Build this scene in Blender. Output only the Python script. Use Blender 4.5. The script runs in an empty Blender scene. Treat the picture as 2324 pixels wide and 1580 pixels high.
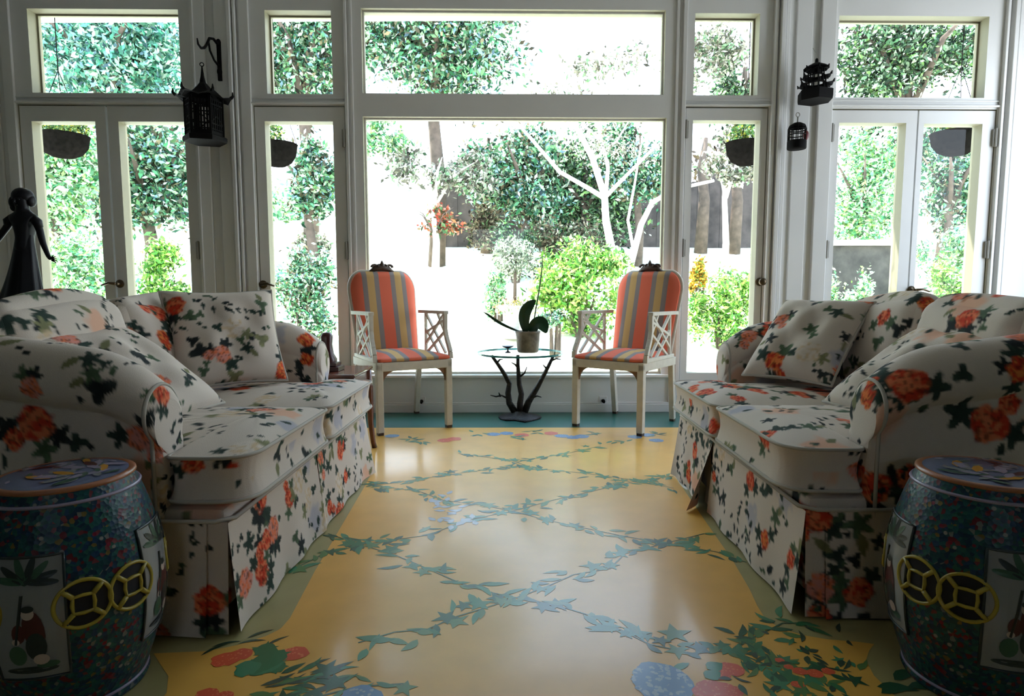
import bpy, math, random
import numpy as np
from mathutils import Matrix, Vector
random.seed(7); rng = np.random.default_rng(7)
S = bpy.context.scene
COL = S.collection
PI = math.pi

# ------------------------------------------------------------------ camera
F = 1400.0; EYE = 0.9
PITCH = math.atan(130 / F); YAW = math.atan(15 * math.cos(PITCH) / F)
fw = Vector((-math.sin(YAW) * math.cos(PITCH), math.cos(YAW) * math.cos(PITCH), -math.sin(PITCH)))
rt = Vector((math.cos(YAW), math.sin(YAW), 0)); up = rt.cross(fw)
cd = bpy.data.cameras.new('camera'); cam = bpy.data.objects.new('camera', cd); COL.objects.link(cam)
cd.sensor_width = 36; cd.lens = F / 2324 * 36; cd.clip_start = .05; cd.clip_end = 200
cam.matrix_world = Matrix(((rt.x, up.x, -fw.x, 0), (rt.y, up.y, -fw.y, 0), (rt.z, up.z, -fw.z, EYE), (0, 0, 0, 1)))
S.camera = cam

def at(px, py, Y=None, Z=None):
    d = fw + rt * ((px - 1162) / F) + up * ((790 - py) / F)
    t = Y / d.y if Y is not None else (Z - EYE) / d.z
    return Vector((d.x * t, d.y * t, EYE + d.z * t))

# ------------------------------------------------------------------ materials
MATS = {}
def mat(name, col, rough=.5, spec=.5, metal=0, noise=0, nscale=20, coat=0, bump=0, bscale=60):
    if name in MATS: return MATS[name]
    m = bpy.data.materials.new(name); m.use_nodes = True
    nt = m.node_tree; b = nt.nodes['Principled BSDF']
    b.inputs['Base Color'].default_value = (*col, 1); b.inputs['Roughness'].default_value = rough
    b.inputs['Metallic'].default_value = metal; b.inputs['Specular IOR Level'].default_value = spec
    b.inputs['Coat Weight'].default_value = coat
    if noise or bump:
        tc = nt.nodes.new('ShaderNodeTexCoord')
        n = nt.nodes.new('ShaderNodeTexNoise'); n.inputs['Scale'].default_value = nscale; n.inputs['Detail'].default_value = 4
        nt.links.new(tc.outputs['Object'], n.inputs['Vector'])
        if noise:
            r = nt.nodes.new('ShaderNodeValToRGB')
            r.color_ramp.elements[0].color = (*[c * (1 - noise) for c in col], 1); r.color_ramp.elements[0].position = .3
            r.color_ramp.elements[1].color = (*[min(1, c * (1 + noise)) for c in col], 1); r.color_ramp.elements[1].position = .7
            nt.links.new(n.outputs['Fac'], r.inputs['Fac']); nt.links.new(r.outputs['Color'], b.inputs['Base Color'])
        if bump:
            n2 = nt.nodes.new('ShaderNodeTexNoise'); n2.inputs['Scale'].default_value = bscale
            nt.links.new(tc.outputs['Object'], n2.inputs['Vector'])
            bp = nt.nodes.new('ShaderNodeBump'); bp.inputs['Strength'].default_value = bump; bp.inputs['Distance'].default_value = .01
            nt.links.new(n2.outputs['Fac'], bp.inputs['Height']); nt.links.new(bp.outputs['Normal'], b.inputs['Normal'])
    MATS[name] = m; return m

def attr_mat(name, rough=.8, spec=.2, trans=0, bump=0, bscale=300, coat=0):
    """base colour is the mesh's own print, kept as a colour attribute"""
    if name in MATS: return MATS[name]
    m = bpy.data.materials.new(name); m.use_nodes = True; nt = m.node_tree; b = nt.nodes['Principled BSDF']
    a = nt.nodes.new('ShaderNodeVertexColor'); a.layer_name = 'print'
    nt.links.new(a.outputs['Color'], b.inputs['Base Color'])
    b.inputs['Roughness'].default_value = rough; b.inputs['Specular IOR Level'].default_value = spec
    b.inputs['Coat Weight'].default_value = coat
    if bump:
        tc = nt.nodes.new('ShaderNodeTexCoord'); n2 = nt.nodes.new('ShaderNodeTexNoise'); n2.inputs['Scale'].default_value = bscale
        nt.links.new(tc.outputs['Object'], n2.inputs['Vector'])
        bp = nt.nodes.new('ShaderNodeBump'); bp.inputs['Strength'].default_value = bump; bp.inputs['Distance'].default_value = .005
        nt.links.new(n2.outputs['Fac'], bp.inputs['Height']); nt.links.new(bp.outputs['Normal'], b.inputs['Normal'])
    if trans:
        t = nt.nodes.new('ShaderNodeBsdfTranslucent'); nt.links.new(a.outputs['Color'], t.inputs['Color'])
        mx = nt.nodes.new('ShaderNodeMixShader'); mx.inputs[0].default_value = trans
        nt.links.new(b.outputs[0], mx.inputs[1]); nt.links.new(t.outputs[0], mx.inputs[2])
        nt.links.new(mx.outputs[0], nt.nodes['Material Output'].inputs['Surface'])
    MATS[name] = m; return m

def glass_mat(name, tint=(1, 1, 1), ior=1.3):
    if name in MATS: return MATS[name]
    m = bpy.data.materials.new(name); m.use_nodes = True; nt = m.node_tree
    nt.nodes.remove(nt.nodes['Principled BSDF'])
    t = nt.nodes.new('ShaderNodeBsdfTransparent'); t.inputs['Color'].default_value = (*tint, 1)
    g = nt.nodes.new('ShaderNodeBsdfGlossy'); g.inputs['Roughness'].default_value = .02
    fr = nt.nodes.new('ShaderNodeFresnel'); fr.inputs['IOR'].default_value = ior
    mx = nt.nodes.new('ShaderNodeMixShader')
    if ior > 1.1: nt.links.new(fr.outputs[0], mx.inputs[0])
    else: mx.inputs[0].default_value = .04
    nt.links.new(t.outputs[0], mx.inputs[1]); nt.links.new(g.outputs[0], mx.inputs[2])
    nt.links.new(mx.outputs[0], nt.nodes['Material Output'].inputs['Surface'])
    MATS[name] = m; return m

def stripe_mat(name, axis='X', period=.148, phase=.5):
    m = bpy.data.materials.new(name); m.use_nodes = True; nt = m.node_tree; b = nt.nodes['Principled BSDF']
    tc = nt.nodes.new('ShaderNodeTexCoord'); sp = nt.nodes.new('ShaderNodeSeparateXYZ'); nt.links.new(tc.outputs['Object'], sp.inputs[0])
    m1 = nt.nodes.new('ShaderNodeMath'); m1.operation = 'MULTIPLY_ADD'; m1.inputs[1].default_value = 1 / period; m1.inputs[2].default_value = phase + 10
    nt.links.new(sp.outputs[axis], m1.inputs[0])
    m2 = nt.nodes.new('ShaderNodeMath'); m2.operation = 'FRACT'; nt.links.new(m1.outputs[0], m2.inputs[0])
    r = nt.nodes.new('ShaderNodeValToRGB'); cr = r.color_ramp; cr.interpolation = 'CONSTANT'
    red = (.74, .16, .09, 1); grey = (.27, .23, .22, 1); gold = (.58, .37, .15, 1)
    stops = [(0, gold), (.125, grey), (.29, red), (.71, grey), (.875, gold)]
    cr.elements[0].position = 0; cr.elements[0].color = stops[0][1]; cr.elements[1].position = stops[1][0]; cr.elements[1].color = stops[1][1]
    for p, c in stops[2:]:
        e = cr.elements.new(p); e.color = c
    nt.links.new(m2.outputs[0], r.inputs[0]); nt.links.new(r.outputs[0], b.inputs['Base Color'])
    b.inputs['Roughness'].default_value = .85; b.inputs['Specular IOR Level'].default_value = .2
    return m

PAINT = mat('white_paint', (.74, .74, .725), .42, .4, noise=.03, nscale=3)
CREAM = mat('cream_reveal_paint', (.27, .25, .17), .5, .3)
DARKGAP = mat('shadow_gap', (.12, .12, .12), .8)
GLASS = glass_mat('window_glass')
BRASS = mat('dark_brass', (.10, .07, .04), .35, .5, .8)
IRON = mat('black_iron', (.004, .0035, .0035), .75, .12)
BRONZE = mat('dark_bronze', (.004, .004, .006), .45, .25)
HINGE = mat('painted_hinge', (.28, .27, .24), .5)

# ------------------------------------------------------------------ mesh builder
class M:
    def __init__(s): s.v = []; s.f = []; s.m = []; s.k = 0
    def add(s, vs, fs, mi=0):
        o = len(s.v); s.v += [tuple(v) for v in vs]
        for f in fs: s.f.append([i + o for i in f]); s.m.append(mi)
    def box(s, lo, hi, mi=0, mtx=None):
        x0, y0, z0 = lo; x1, y1, z1 = hi
        vs = [Vector(p) for p in ((x0,y0,z0),(x1,y0,z0),(x1,y1,z0),(x0,y1,z0),(x0,y0,z1),(x1,y0,z1),(x1,y1,z1),(x0,y1,z1))]
        if mtx: vs = [mtx @ v for v in vs]
        s.add(vs, [(0,3,2,1),(4,5,6,7),(0,1,5,4),(1,2,6,5),(2,3,7,6),(3,0,4,7)], mi)
    def bar(s, a, b, w, h=None, mi=0, upv=(0, 0, 1)):
        a = Vector(a); b = Vector(b); h = h or w; d = (b - a).normalized(); u = Vector(upv)
        if abs(d.dot(u)) > .95: u = Vector((0, 1, 0))
        sx = d.cross(u).normalized(); uu = sx.cross(d)
        vs = [p + sx * i * w / 2 + uu * j * h / 2 for p in (a, b) for i, j in ((-1,-1),(1,-1),(1,1),(-1,1))]
        s.add(vs, [(3,2,1,0),(4,5,6,7),(0,1,5,4),(1,2,6,5),(2,3,7,6),(3,0,4,7)], mi)
    def tube(s, pts, r, n=8, mi=0, closed=False, caps=True):
        pts = [Vector(p) for p in pts]; N = len(pts); rr = r if isinstance(r, (list, tuple)) else [r] * N
        o = len(s.v); ref = None
        for i, p in enumerate(pts):
            if closed: d = pts[(i + 1) % N] - pts[i - 1]
            else: d = pts[min(i + 1, N - 1)] - pts[max(i - 1, 0)]
            d = d.normalized() if d.length > 1e-9 else Vector((0, 0, 1))
            if ref is None: ref = Vector((0, 0, 1)) if abs(d.z) < .9 else Vector((1, 0, 0))
            sx = d.cross(ref)
            if sx.length < 1e-4: sx = d.orthogonal()
            sx.normalize(); ref = sx.cross(d); 
            for k in range(n):
                a = 2 * PI * k / n; s.v.append(tuple(p + (sx * math.cos(a) + ref * math.sin(a)) * rr[i]))
        for i in range(N if closed else N - 1):
            j = (i + 1) % N
            for k in range(n):
                s.f.append([o+i*n+k, o+i*n+(k+1)%n, o+j*n+(k+1)%n, o+j*n+k]); s.m.append(mi)
        if caps and not closed:
            s.f.append([o + k for k in range(n)][::-1]); s.m.append(mi); s.f.append([o + (N-1)*n + k for k in range(n)]); s.m.append(mi)
    def lathe(s, prof, n=32, c=(0, 0, 0), mi=0, ang=0):
        o = len(s.v)
        for r, z in prof:
            for k in range(n):
                a = 2 * PI * k / n + ang; s.v.append((c[0] + r * math.cos(a), c[1] + r * math.sin(a), c[2] + z))
        for i in range(len(prof) - 1):
            for k in range(n):
                s.f.append([o+i*n+k, o+i*n+(k+1)%n, o+(i+1)*n+(k+1)%n, o+(i+1)*n+k]); s.m.append(mi)
    def grid(s, P, mi=0, flip=False, cu=False):
        P = np.asarray(P); a, b = P.shape[:2]; o = len(s.v); s.v += [tuple(p) for p in P.reshape(-1, 3)]
        for i in range(a - 1 + (1 if cu else 0)):
            i2 = (i + 1) % a
            for j in range(b - 1):
                q = [o+i*b+j, o+i2*b+j, o+i2*b+j+1, o+i*b+j+1]
                s.f.append(q[::-1] if flip else q); s.m.append(mi)
    def poly(s, pts, mi=0): s.add(pts, [list(range(len(pts)))], mi)
    def ell(s, c, r, nu=14, nv=10, mi=0, mtx=None):
        vs = []; fs = []
        for j in range(nv + 1):
            t = PI * j / nv
            for k in range(nu):
                a = 2 * PI * k / nu; p = Vector((r[0]*math.sin(t)*math.cos(a), r[1]*math.sin(t)*math.sin(a), r[2]*math.cos(t)))
                vs.append((mtx @ p if mtx else p) + Vector(c))
        for j in range(nv):
            for k in range(nu): fs.append((j*nu+k, (j+1)*nu+k, (j+1)*nu+(k+1)%nu, j*nu+(k+1)%nu))
        s.add(vs, fs, mi)
    def build(s, name, mats, parent=None, smooth=False, bevel=0, loc=None):
        me = bpy.data.meshes.new(name); me.from_pydata(s.v, [], s.f)
        for m in (mats if isinstance(mats, (list, tuple)) else [mats]): me.materials.append(m)
        me.polygons.foreach_set('material_index', s.m)
        if smooth: me.polygons.foreach_set('use_smooth', [True] * len(s.f))
        me.update()
        o = bpy.data.objects.new(name, me); COL.objects.link(o)
        if parent: o.parent = parent
        if loc: o.location = loc
        if bevel:
            b = o.modifiers.new('soft_edges', 'BEVEL'); b.width = bevel; b.segments = 2; b.limit_method = 'ANGLE'
        return o

def tag(o, label, cat, group=None, kind=None):
    o['label'] = label; o['category'] = cat
    if group: o['group'] = group
    if kind: o['kind'] = kind
    return o
def thing(name, label, cat, loc=(0, 0, 0), rz=0, group=None):
    o = bpy.data.objects.new(name, None); COL.objects.link(o); o.location = loc; o.rotation_euler = (0, 0, rz); o.empty_display_size = .1
    return tag(o, label, cat, group)
def struct(o): o['kind'] = 'structure'; return o

# ------------------------------------------------------------------ window wall (wall frame: u along, v outward, z up)
TH = .026; Y0 = 4.53; cT, sT = math.cos(TH), math.sin(TH)
WM = Matrix(((cT, -sT, 0, 0), (sT, cT, 0, Y0), (0, 0, 1, 0), (0, 0, 0, 1)))
def wp(u, v, z): return WM @ Vector((u, v, z))

def slab(m, u0, u1, z0, z1, holes, v0, v1, mi=0, rev=1):
    us = sorted({u0, u1, *[h[0] for h in holes], *[h[1] for h in holes]}); zs = sorted({z0, z1, *[h[2] for h in holes], *[h[3] for h in holes]})
    def solid(i, j):
        if i < 0 or j < 0 or i >= len(us) - 1 or j >= len(zs) - 1: return False
        u = (us[i] + us[i+1]) / 2; z = (zs[j] + zs[j+1]) / 2
        return not any(h[0] < u < h[1] and h[2] < z < h[3] for h in holes)
    def q(ps, mm): m.poly([wp(*p) for p in ps], mm)
    for i in range(len(us) - 1):
        for j in range(len(zs) - 1):
            if not solid(i, j): continue
            a, b, c, d = us[i], us[i+1], zs[j], zs[j+1]
            q([(a,v0,c),(b,v0,c),(b,v0,d),(a,v0,d)], mi); q([(a,v1,d),(b,v1,d),(b,v1,c),(a,v1,c)], mi)
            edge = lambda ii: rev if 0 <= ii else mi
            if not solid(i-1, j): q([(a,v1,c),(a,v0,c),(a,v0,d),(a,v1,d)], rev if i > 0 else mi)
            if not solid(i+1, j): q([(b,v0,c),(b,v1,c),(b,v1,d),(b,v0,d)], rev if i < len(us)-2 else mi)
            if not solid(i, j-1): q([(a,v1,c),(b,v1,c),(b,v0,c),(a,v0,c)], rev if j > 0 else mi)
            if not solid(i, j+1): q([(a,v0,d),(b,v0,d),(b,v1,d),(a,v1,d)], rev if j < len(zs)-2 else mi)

TRANS = [(-3.415, -2.375, 2.285, 2.85), (-1.776, -1.315, 2.285, 2.85), (1.245, 1.705, 2.29, 2.85), (2.27, 3.345, 2.28, 2.84)]
PICT = [(-1.105, 1.035, 2.292, 2.868), (-1.108, 1.058, .285, 2.132)]
DOORS = [(-3.523, -2.298, 0, 2.205), (-1.877, -1.235, 0, 2.205), (1.195, 1.79, 0, 2.21), (2.25, 3.445, 0, 2.20)]
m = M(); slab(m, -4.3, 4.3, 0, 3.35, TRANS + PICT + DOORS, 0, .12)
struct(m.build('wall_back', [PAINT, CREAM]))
def vbox(m, u0, u1, z0, z1, v0, v1, mi=0): m.box((u0, v0, z0), (u1, v1, z1), mi, WM)
# casings and mouldings
def trim(n, boxes, mi=0):
    m = M()
    for b in boxes: vbox(m, *b, mi)
    return struct(m.build(n, PAINT, bevel=.004))
trim('trim_1', [(-2.29, -2.19, 0, 3.3, -.022, 0), (-2.275, -2.262, 0, 3.3, -.03, -.02), (-2.12, -2.03, 0, 3.3, -.03, 0), (-2.025, -2.0, 0, 3.3, -.05, 0), (-1.99, -1.972, 0, 3.3, -.035, 0), (-1.955, -1.885, 0, 3.3, -.022, 0)])
trim('trim_2', [(1.80, 1.828, 0, 3.3, -.03, 0), (1.842, 1.872, 0, 3.3, -.05, 0), (1.882, 1.91, 0, 3.3, -.03, 0), (1.965, 2.08, 0, 3.3, -.014, 0), (2.135, 2.24, 0, 3.3, -.026, 0)])
trim('trim_3', [(-1.228, -1.206, 0, 3.3, -.022, 0), (-1.19, -1.17, 0, 3.3, -.012, 0)])
trim('trim_4', [(1.112, 1.134, 0, 3.3, -.012, 0), (1.158, 1.188, 0, 3.3, -.022, 0)])
trim('trim_5', [(3.455, 3.475, 0, 3.3, -.03, 0), (3.50, 3.53, 0, 3.3, -.045, 0), (3.545, 3.57, 0, 3.3, -.03, 0)])
trim('trim_6', [(-3.60, -3.53, 0, 3.3, -.022, 0), (-3.66, -3.64, 0, 3.3, -.012, 0)])
# header rails over the doors
for i, d in enumerate(DOORS):
    trim('trim_%d' % (7 + i), [(d[0] - .02, d[1] + .02, 2.212, 2.226, -.02, 0), (d[0] - .02, d[1] + .02, 2.25, 2.262, -.008, 0)])
trim('trim_11', [(-1.16, 1.11, .262, .283, -.035, 0)])   # sill of the picture window
trim('baseboard_back', [(-1.20, 1.16, 0, .062, -.02, 0), (-1.20, 1.16, .062, .075, -.012, 0)])

def pane(name, r, v, parent=None):
    m = M(); m.poly([wp(r[0], v, r[2]), wp(r[1], v, r[2]), wp(r[1], v, r[3]), wp(r[0], v, r[3])])
    return m.build(name, GLASS, parent)
def frame_strip(m, r, w, v0, v1):
    u0, u1, z0, z1 = r
    slab(m, u0, u1, z0, z1, [(u0 + w, u1 - w, z0 + w, z1 - w)], v0, v1, 0, 1)
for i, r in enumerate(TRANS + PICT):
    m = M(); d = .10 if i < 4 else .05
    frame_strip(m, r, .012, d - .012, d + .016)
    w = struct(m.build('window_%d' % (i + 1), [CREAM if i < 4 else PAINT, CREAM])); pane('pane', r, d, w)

def leaf(name, u0, u1, hole, ztop, knob=None, hinge_u=None, lever=False):
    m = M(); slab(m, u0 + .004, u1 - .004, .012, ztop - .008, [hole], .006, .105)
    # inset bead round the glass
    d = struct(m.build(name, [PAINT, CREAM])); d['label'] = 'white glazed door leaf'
    pane('pane', hole, .085, d)
    if knob:
        k = M(); c = wp(knob[0], -.05, knob[1]); a = wp(knob[0], .006, knob[1])
        k.tube([a, wp(knob[0], -.045, knob[1])], .010, 10)
        k.lathe([(0, 0), (.03, 0), (.03, .006), (.0, .008)], 16)
        k.v[-64:] = [tuple(wp(knob[0], .004, knob[1]) + Vector((x, -z, y))) for x, y, z in k.v[-64:]]
        if lever: k.tube([c, wp(knob[0] + lever * .05, -.052, knob[1] + .006), wp(knob[0] + lever * .10, -.05, knob[1] - .012)], [.011, .009, .007], 8)
        else: k.ell(c, (.028, .022, .028))
        k.build('door_knob', BRASS, d, smooth=True)
    for hu, hz in (hinge_u or []):
        h = M(); vbox(h, hu - .016, hu + .016, hz - .06, hz + .06, -.012, .006); h.tube([wp(hu, -.014, hz - .065), wp(hu, -.014, hz + .065)], .009, 8)
        h.build('hinge', HINGE, d)
    return d
ZH = .29
leaf('door_1', -3.523, -2.917, (-3.44, -2.995, ZH, 2.092), 2.205)
leaf('door_2', -2.911, -2.298, (-2.833, -2.372, ZH, 2.092), 2.205, (-2.885, .95), [(-2.305, 1.19), (-2.305, 2.0)], -1)
leaf('door_3', -1.877, -1.235, (-1.804, -1.322, ZH, 2.098), 2.205, (-1.855, .945), [(-1.24, 1.19), (-1.24, 1.98)], 1)
leaf('door_4', 1.195, 1.79, (1.25, 1.737, ZH, 2.118), 2.21, (1.772, .965), [(1.197, 1.21), (1.197, 2.05)])
leaf('door_5', 2.25, 2.878, (2.308, 2.795, ZH, 2.105), 2.20, None, [(2.25, 1.2), (2.25, 2.03)])
leaf('door_6', 2.882, 3.445, (2.925, 3.352, ZH, 2.10), 2.20, (2.90, .905), [(3.44, 1.2), (3.44, 2.0)], 1)
# sockets low on the panel below the picture window
for u, w in ((-.718, 'left'), (.63, 'right')):
    t = thing('wall_outlet', 'small socket with dark plug low on white panel behind %s striped armchair' % w, 'outlet', wp(u, 0, .075))
    m = M(); m.box((-.03, -.006, -.02), (.03, 0.002, .045)); m.build('cover_plate', PAINT, t, bevel=.003)
    m = M(); m.tube([(0, -.005, .01), (0, -.028, .01), (.004, -.04, .0)], [.014, .013, .006], 8); m.build('plug', IRON, t, smooth=True)
# remaining room shell
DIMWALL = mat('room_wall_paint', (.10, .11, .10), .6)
def shell(n, boxes, mt=None):
    m = M()
    for b in boxes: m.box(b[0], b[1])
    return struct(m.build(n, mt or DIMWALL))
YB = -3.0
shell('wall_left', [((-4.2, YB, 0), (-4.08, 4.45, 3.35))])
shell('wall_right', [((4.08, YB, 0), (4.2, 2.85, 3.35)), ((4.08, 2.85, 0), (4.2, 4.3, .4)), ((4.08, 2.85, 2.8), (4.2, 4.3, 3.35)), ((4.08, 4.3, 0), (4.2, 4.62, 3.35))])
shell('wall_front', [((-4.2, YB - .12, 0), (-.5, YB, 3.35)), ((.5, YB - .12, 0), (4.2, YB, 3.35)), ((-.5, YB - .12, 2.1), (.5, YB, 3.35)), ((-.5, YB - .12, 0), (.5, YB, 1.7))])  # unseen rear wall, slot added to let in fill light
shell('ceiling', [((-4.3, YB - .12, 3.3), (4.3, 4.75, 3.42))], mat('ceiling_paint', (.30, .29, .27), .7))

# ------------------------------------------------------------------ painted floor
fm = M(); FM = []
def fmat(n, c, r=.27, noise=.06):
    mm = mat(n, c, .38, .4, noise=noise, nscale=9, coat=.26); mm.node_tree.nodes['Principled BSDF'].inputs['Coat Roughness'].default_value = .13; 
    if mm not in FM: FM.append(mm)
    return FM.index(mm)
k_olive = fmat('floor_olive', (.36, .31, .13), .30); k_teal = fmat('floor_teal', (.006, .095, .072), .22)
k_yel = fmat('floor_yellow', (.75, .40, .075), .28, .05)
k_grn = [fmat('floor_leaf_a', (.035, .16, .06)), fmat('floor_leaf_b', (.05, .21, .10)), fmat('floor_leaf_c', (.02, .09, .04)), fmat('floor_leaf_d', (.10, .20, .06))]
k_red = [fmat('floor_red', (.68, .10, .04)), fmat('floor_coral', (.80, .22, .10))]
k_blu = [fmat('floor_blue', (.13, .24, .42)), fmat('floor_pale_blue', (.34, .42, .50))]
k_lil = fmat('floor_grey_blue', (.42, .44, .50)); k_dk = fmat('floor_stem', (.035, .07, .04)); k_line = fmat('floor_line', (.5, .5, .36))
fm.box((-4.3, YB - .1, -.08), (4.3, 4.66, 0), k_olive)
def flat(pts, mi, z): fm.poly([(x, y, z) for x, y in pts], mi)
flat([(-4.2, 3.94), (4.2, 4.07), (4.2, 4.65), (-4.2, 4.43)], k_teal, .0006)
# the yellow field with its ogee-scalloped edge
side = [(-.73, 3.0), (-.712, 2.8), (-.68, 2.3), (-.655, 1.9), (-.63, 1.62), (-.635, 1.565), (-.66, 1.53), (-.72, 1.485), (-.80, 1.455), (-.91, 1.452), (-.87, 1.41), (-.82, 1.36), (-.79, 1.30), (-.785, 1.2), (-.80, 1.05), (-.85, .9)]
right = [(.77, 3.0), (.76, 2.9), (.735, 2.4), (.718, 2.0), (.70, 1.8), (.685, 1.70), (.68, 1.63), (.70, 1.585), (.745, 1.55), (.81, 1.527), (.915, 1.515), (.88, 1.48), (.85, 1.44), (.835, 1.38), (.84, 1.3), (.86, 1.15), (.9, .9)]
ypoly = [(-4.0, 3.93), (-4.0, 3.2), (-.85, 3.2)] + side + [(-.9, .5), (.9, .5)] + right[::-1] + [(.9, 3.2), (4.0, 3.3), (4.0, 4.05)]
# triangulate in strips by y to keep the polygon clean
def xs_at(poly, y):
    o = []
    for i in range(len(poly) - 1):
        (x0, y0), (x1, y1) = poly[i], poly[i+1]
        if (y0 - y) * (y1 - y) <= 0 and abs(y1 - y0) > 1e-9: o.append(x0 + (x1 - x0) * (y - y0) / (y1 - y0))
    return o
ys = np.linspace(.5, 3.2, 271)
sL = [(-.85, 3.2)] + side + [(-.9, .5)]; sR = [(.9, 3.2)] + right + [(.9, .5)]
for a, b in zip(ys[:-1], ys[1:]):
    l0 = min(xs_at(sL, a) or [-.8]); l1 = min(xs_at(sL, b) or [-.8]); r0 = max(xs_at(sR, a) or [.8]); r1 = max(xs_at(sR, b) or [.8])
    flat([(l0, a), (r0, a), (r1, b), (l1, b)], k_yel, .0006)
flat([(-4.0, 3.2), (4.0, 3.2), (4.0, 4.065), (-4.0, 3.945)], k_yel, .0005)
fz = [.0012]
def nz(): fz[0] += 2.0e-7; return fz[0]
def fleaf(x, y, L, w, ang, mi, curve=0):
    n = 5; c, s_ = math.cos(ang), math.sin(ang); A = []; B = []
    for i in range(n + 1):
        t = i / n; a = t * L; h = w * math.sin(PI * t ** .8) * .5; off = curve * L * math.sin(PI * t)
        A.append((x + c * a - s_ * (h + off), y + s_ * a + c * (h + off))); B.append((x + c * a - s_ * (off - h), y + s_ * a + c * (off - h)))
    flat(B + A[::-1][1:-1] if True else A, mi, nz())
def fivy(x, y, R, ang, mi):
    pts = []
    for i in range(10):
        a = ang + 2 * PI * i / 10; r = R * (1 if i % 2 == 0 else .42) * random.uniform(.85, 1.1); pts.append((x + r * math.cos(a), y + r * math.sin(a)))
    flat(pts, mi, nz())
def fdisc(x, y, R, mi, jag=.12, n=18, asp=1):
    flat([(x + R * (1 + random.uniform(-jag, jag)) * math.cos(2*PI*i/n), y + asp * R * (1 + random.uniform(-jag, jag)) * math.sin(2*PI*i/n)) for i in range(n)], mi, nz())
def fhead(x, y, R, ks, asp=1, dots=70):
    fdisc(x, y, R, ks[0], asp=asp)
    for i in range(dots):
        a = random.uniform(0, 2*PI); r = R * math.sqrt(random.random()) * .92
        fdisc(x + r * math.cos(a), y + asp * r * math.sin(a), R * random.uniform(.06, .11), random.choice(ks), .3, 6)
def fpts(L): return [tuple(at(400 + x / 1.4525, 940 + y / 1.4525, Z=0)[:2]) for x, y in L]
def vine(L, dens=1, size=1, lil=None):
    P = fpts(L)
    for (x0, y0), (x1, y1) in zip(P[:-1], P[1:]):
        d = math.hypot(x1 - x0, y1 - y0); ang = math.atan2(y1 - y0, x1 - x0); n = max(2, int(d / .021 * dens))
        ex, ey = -math.sin(ang) * .0025, math.cos(ang) * .0025
        flat([(x0 - ex, y0 - ey), (x1 - ex, y1 - ey), (x1 + ex, y1 + ey), (x0 + ex, y0 + ey)], k_grn[2], nz())
        for i in range(n):
            t = (i + random.random()) / n; x = x0 + (x1 - x0) * t + random.gauss(0, .013); y = y0 + (y1 - y0) * t + random.gauss(0, .019)
            sgn = random.choice((-1, 1)); mi = random.choice(k_grn)
            if random.random() < .13: fivy(x, y + sgn * .015, random.uniform(.028, .045) * size, random.uniform(0, 6), mi)
            else: fleaf(x, y, random.uniform(.045, .085) * size, random.uniform(.015, .028) * size, ang + sgn * random.uniform(.25, 1.0) + (PI if random.random() < .3 else 0), mi, random.uniform(-.12, .12))
vine([(600,235),(700,230),(900,200),(1090,175),(1140,155),(1290,130),(1400,105)], .9, .9)
vine([(930,130),(1110,155),(1180,180),(1340,195),(1490,215),(1640,245)], .9, .9)
vine([(600,230),(800,255),(880,285),(1000,300),(1110,320),(1200,345),(1290,365),(1460,400),(1620,430),(1780,455),(1880,490)])
vine([(1640,205),(1500,225),(1370,255),(1240,285),(1110,320),(960,350),(830,400),(720,415),(620,430),(480,465),(370,520)])
vine([(500,395),(620,435),(720,465),(850,520),(940,560),(1040,590),(1140,610),(1250,630),(1380,670),(1480,720),(1560,760)], 1, 1.05)
vine([(1740,395),(1600,430),(1480,460),(1430,510),(1310,530),(1220,570),(1140,600),(1020,640),(920,670),(830,710),(720,720),(600,755)], 1, 1.05)
vine([(1560,760),(1700,790),(1830,780),(1900,740),(2000,690),(2080,690)], 1.6, .9)
vine([(1830,780),(1950,830),(2080,840),(2150,900)], 1.6, 1)
vine([(1850,740),(1950,800),(1990,880),(1960,930)], 1.3, .8)
vine([(480,930),(600,900),(760,890)], .5, .8)
# lilac-grey washes on the left garland
for px, py in ((985,1150),(1010,1175),(1040,1185),(1000,1135),(1075,1180),(1030,1160)):
    p = at(px, py, Z=0)
    for i in range(5): fleaf(p.x + random.gauss(0, .02), p.y + random.gauss(0, .03), .05, .024, random.uniform(0, 6), k_lil)
# far border posies
for px, py, kk in ((1010,1000,0),(1030,997,0),(1120,986,1),(1150,984,1),(1185,988,0),(1250,984,0),(1275,990,1),(1300,993,1),(1320,991,1),(1440,992,1),(1470,988,1),(950,1004,2),(925,998,2),(1220,982,2),(1360,985,2),(1090,986,2),(1180,995,2),(1410,1003,2),(1500,985,2),(1490,1000,1),(890,990,1)):
    p = at(px, py, Z=0)
    if kk == 2:
        for i in range(6): fleaf(p.x + random.gauss(0, .03), p.y + random.gauss(0, .02), .07, .022, random.uniform(0, 6), random.choice(k_grn))
    else: fhead(p.x, p.y, .045, k_red if kk == 0 else k_blu, dots=15)
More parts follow.
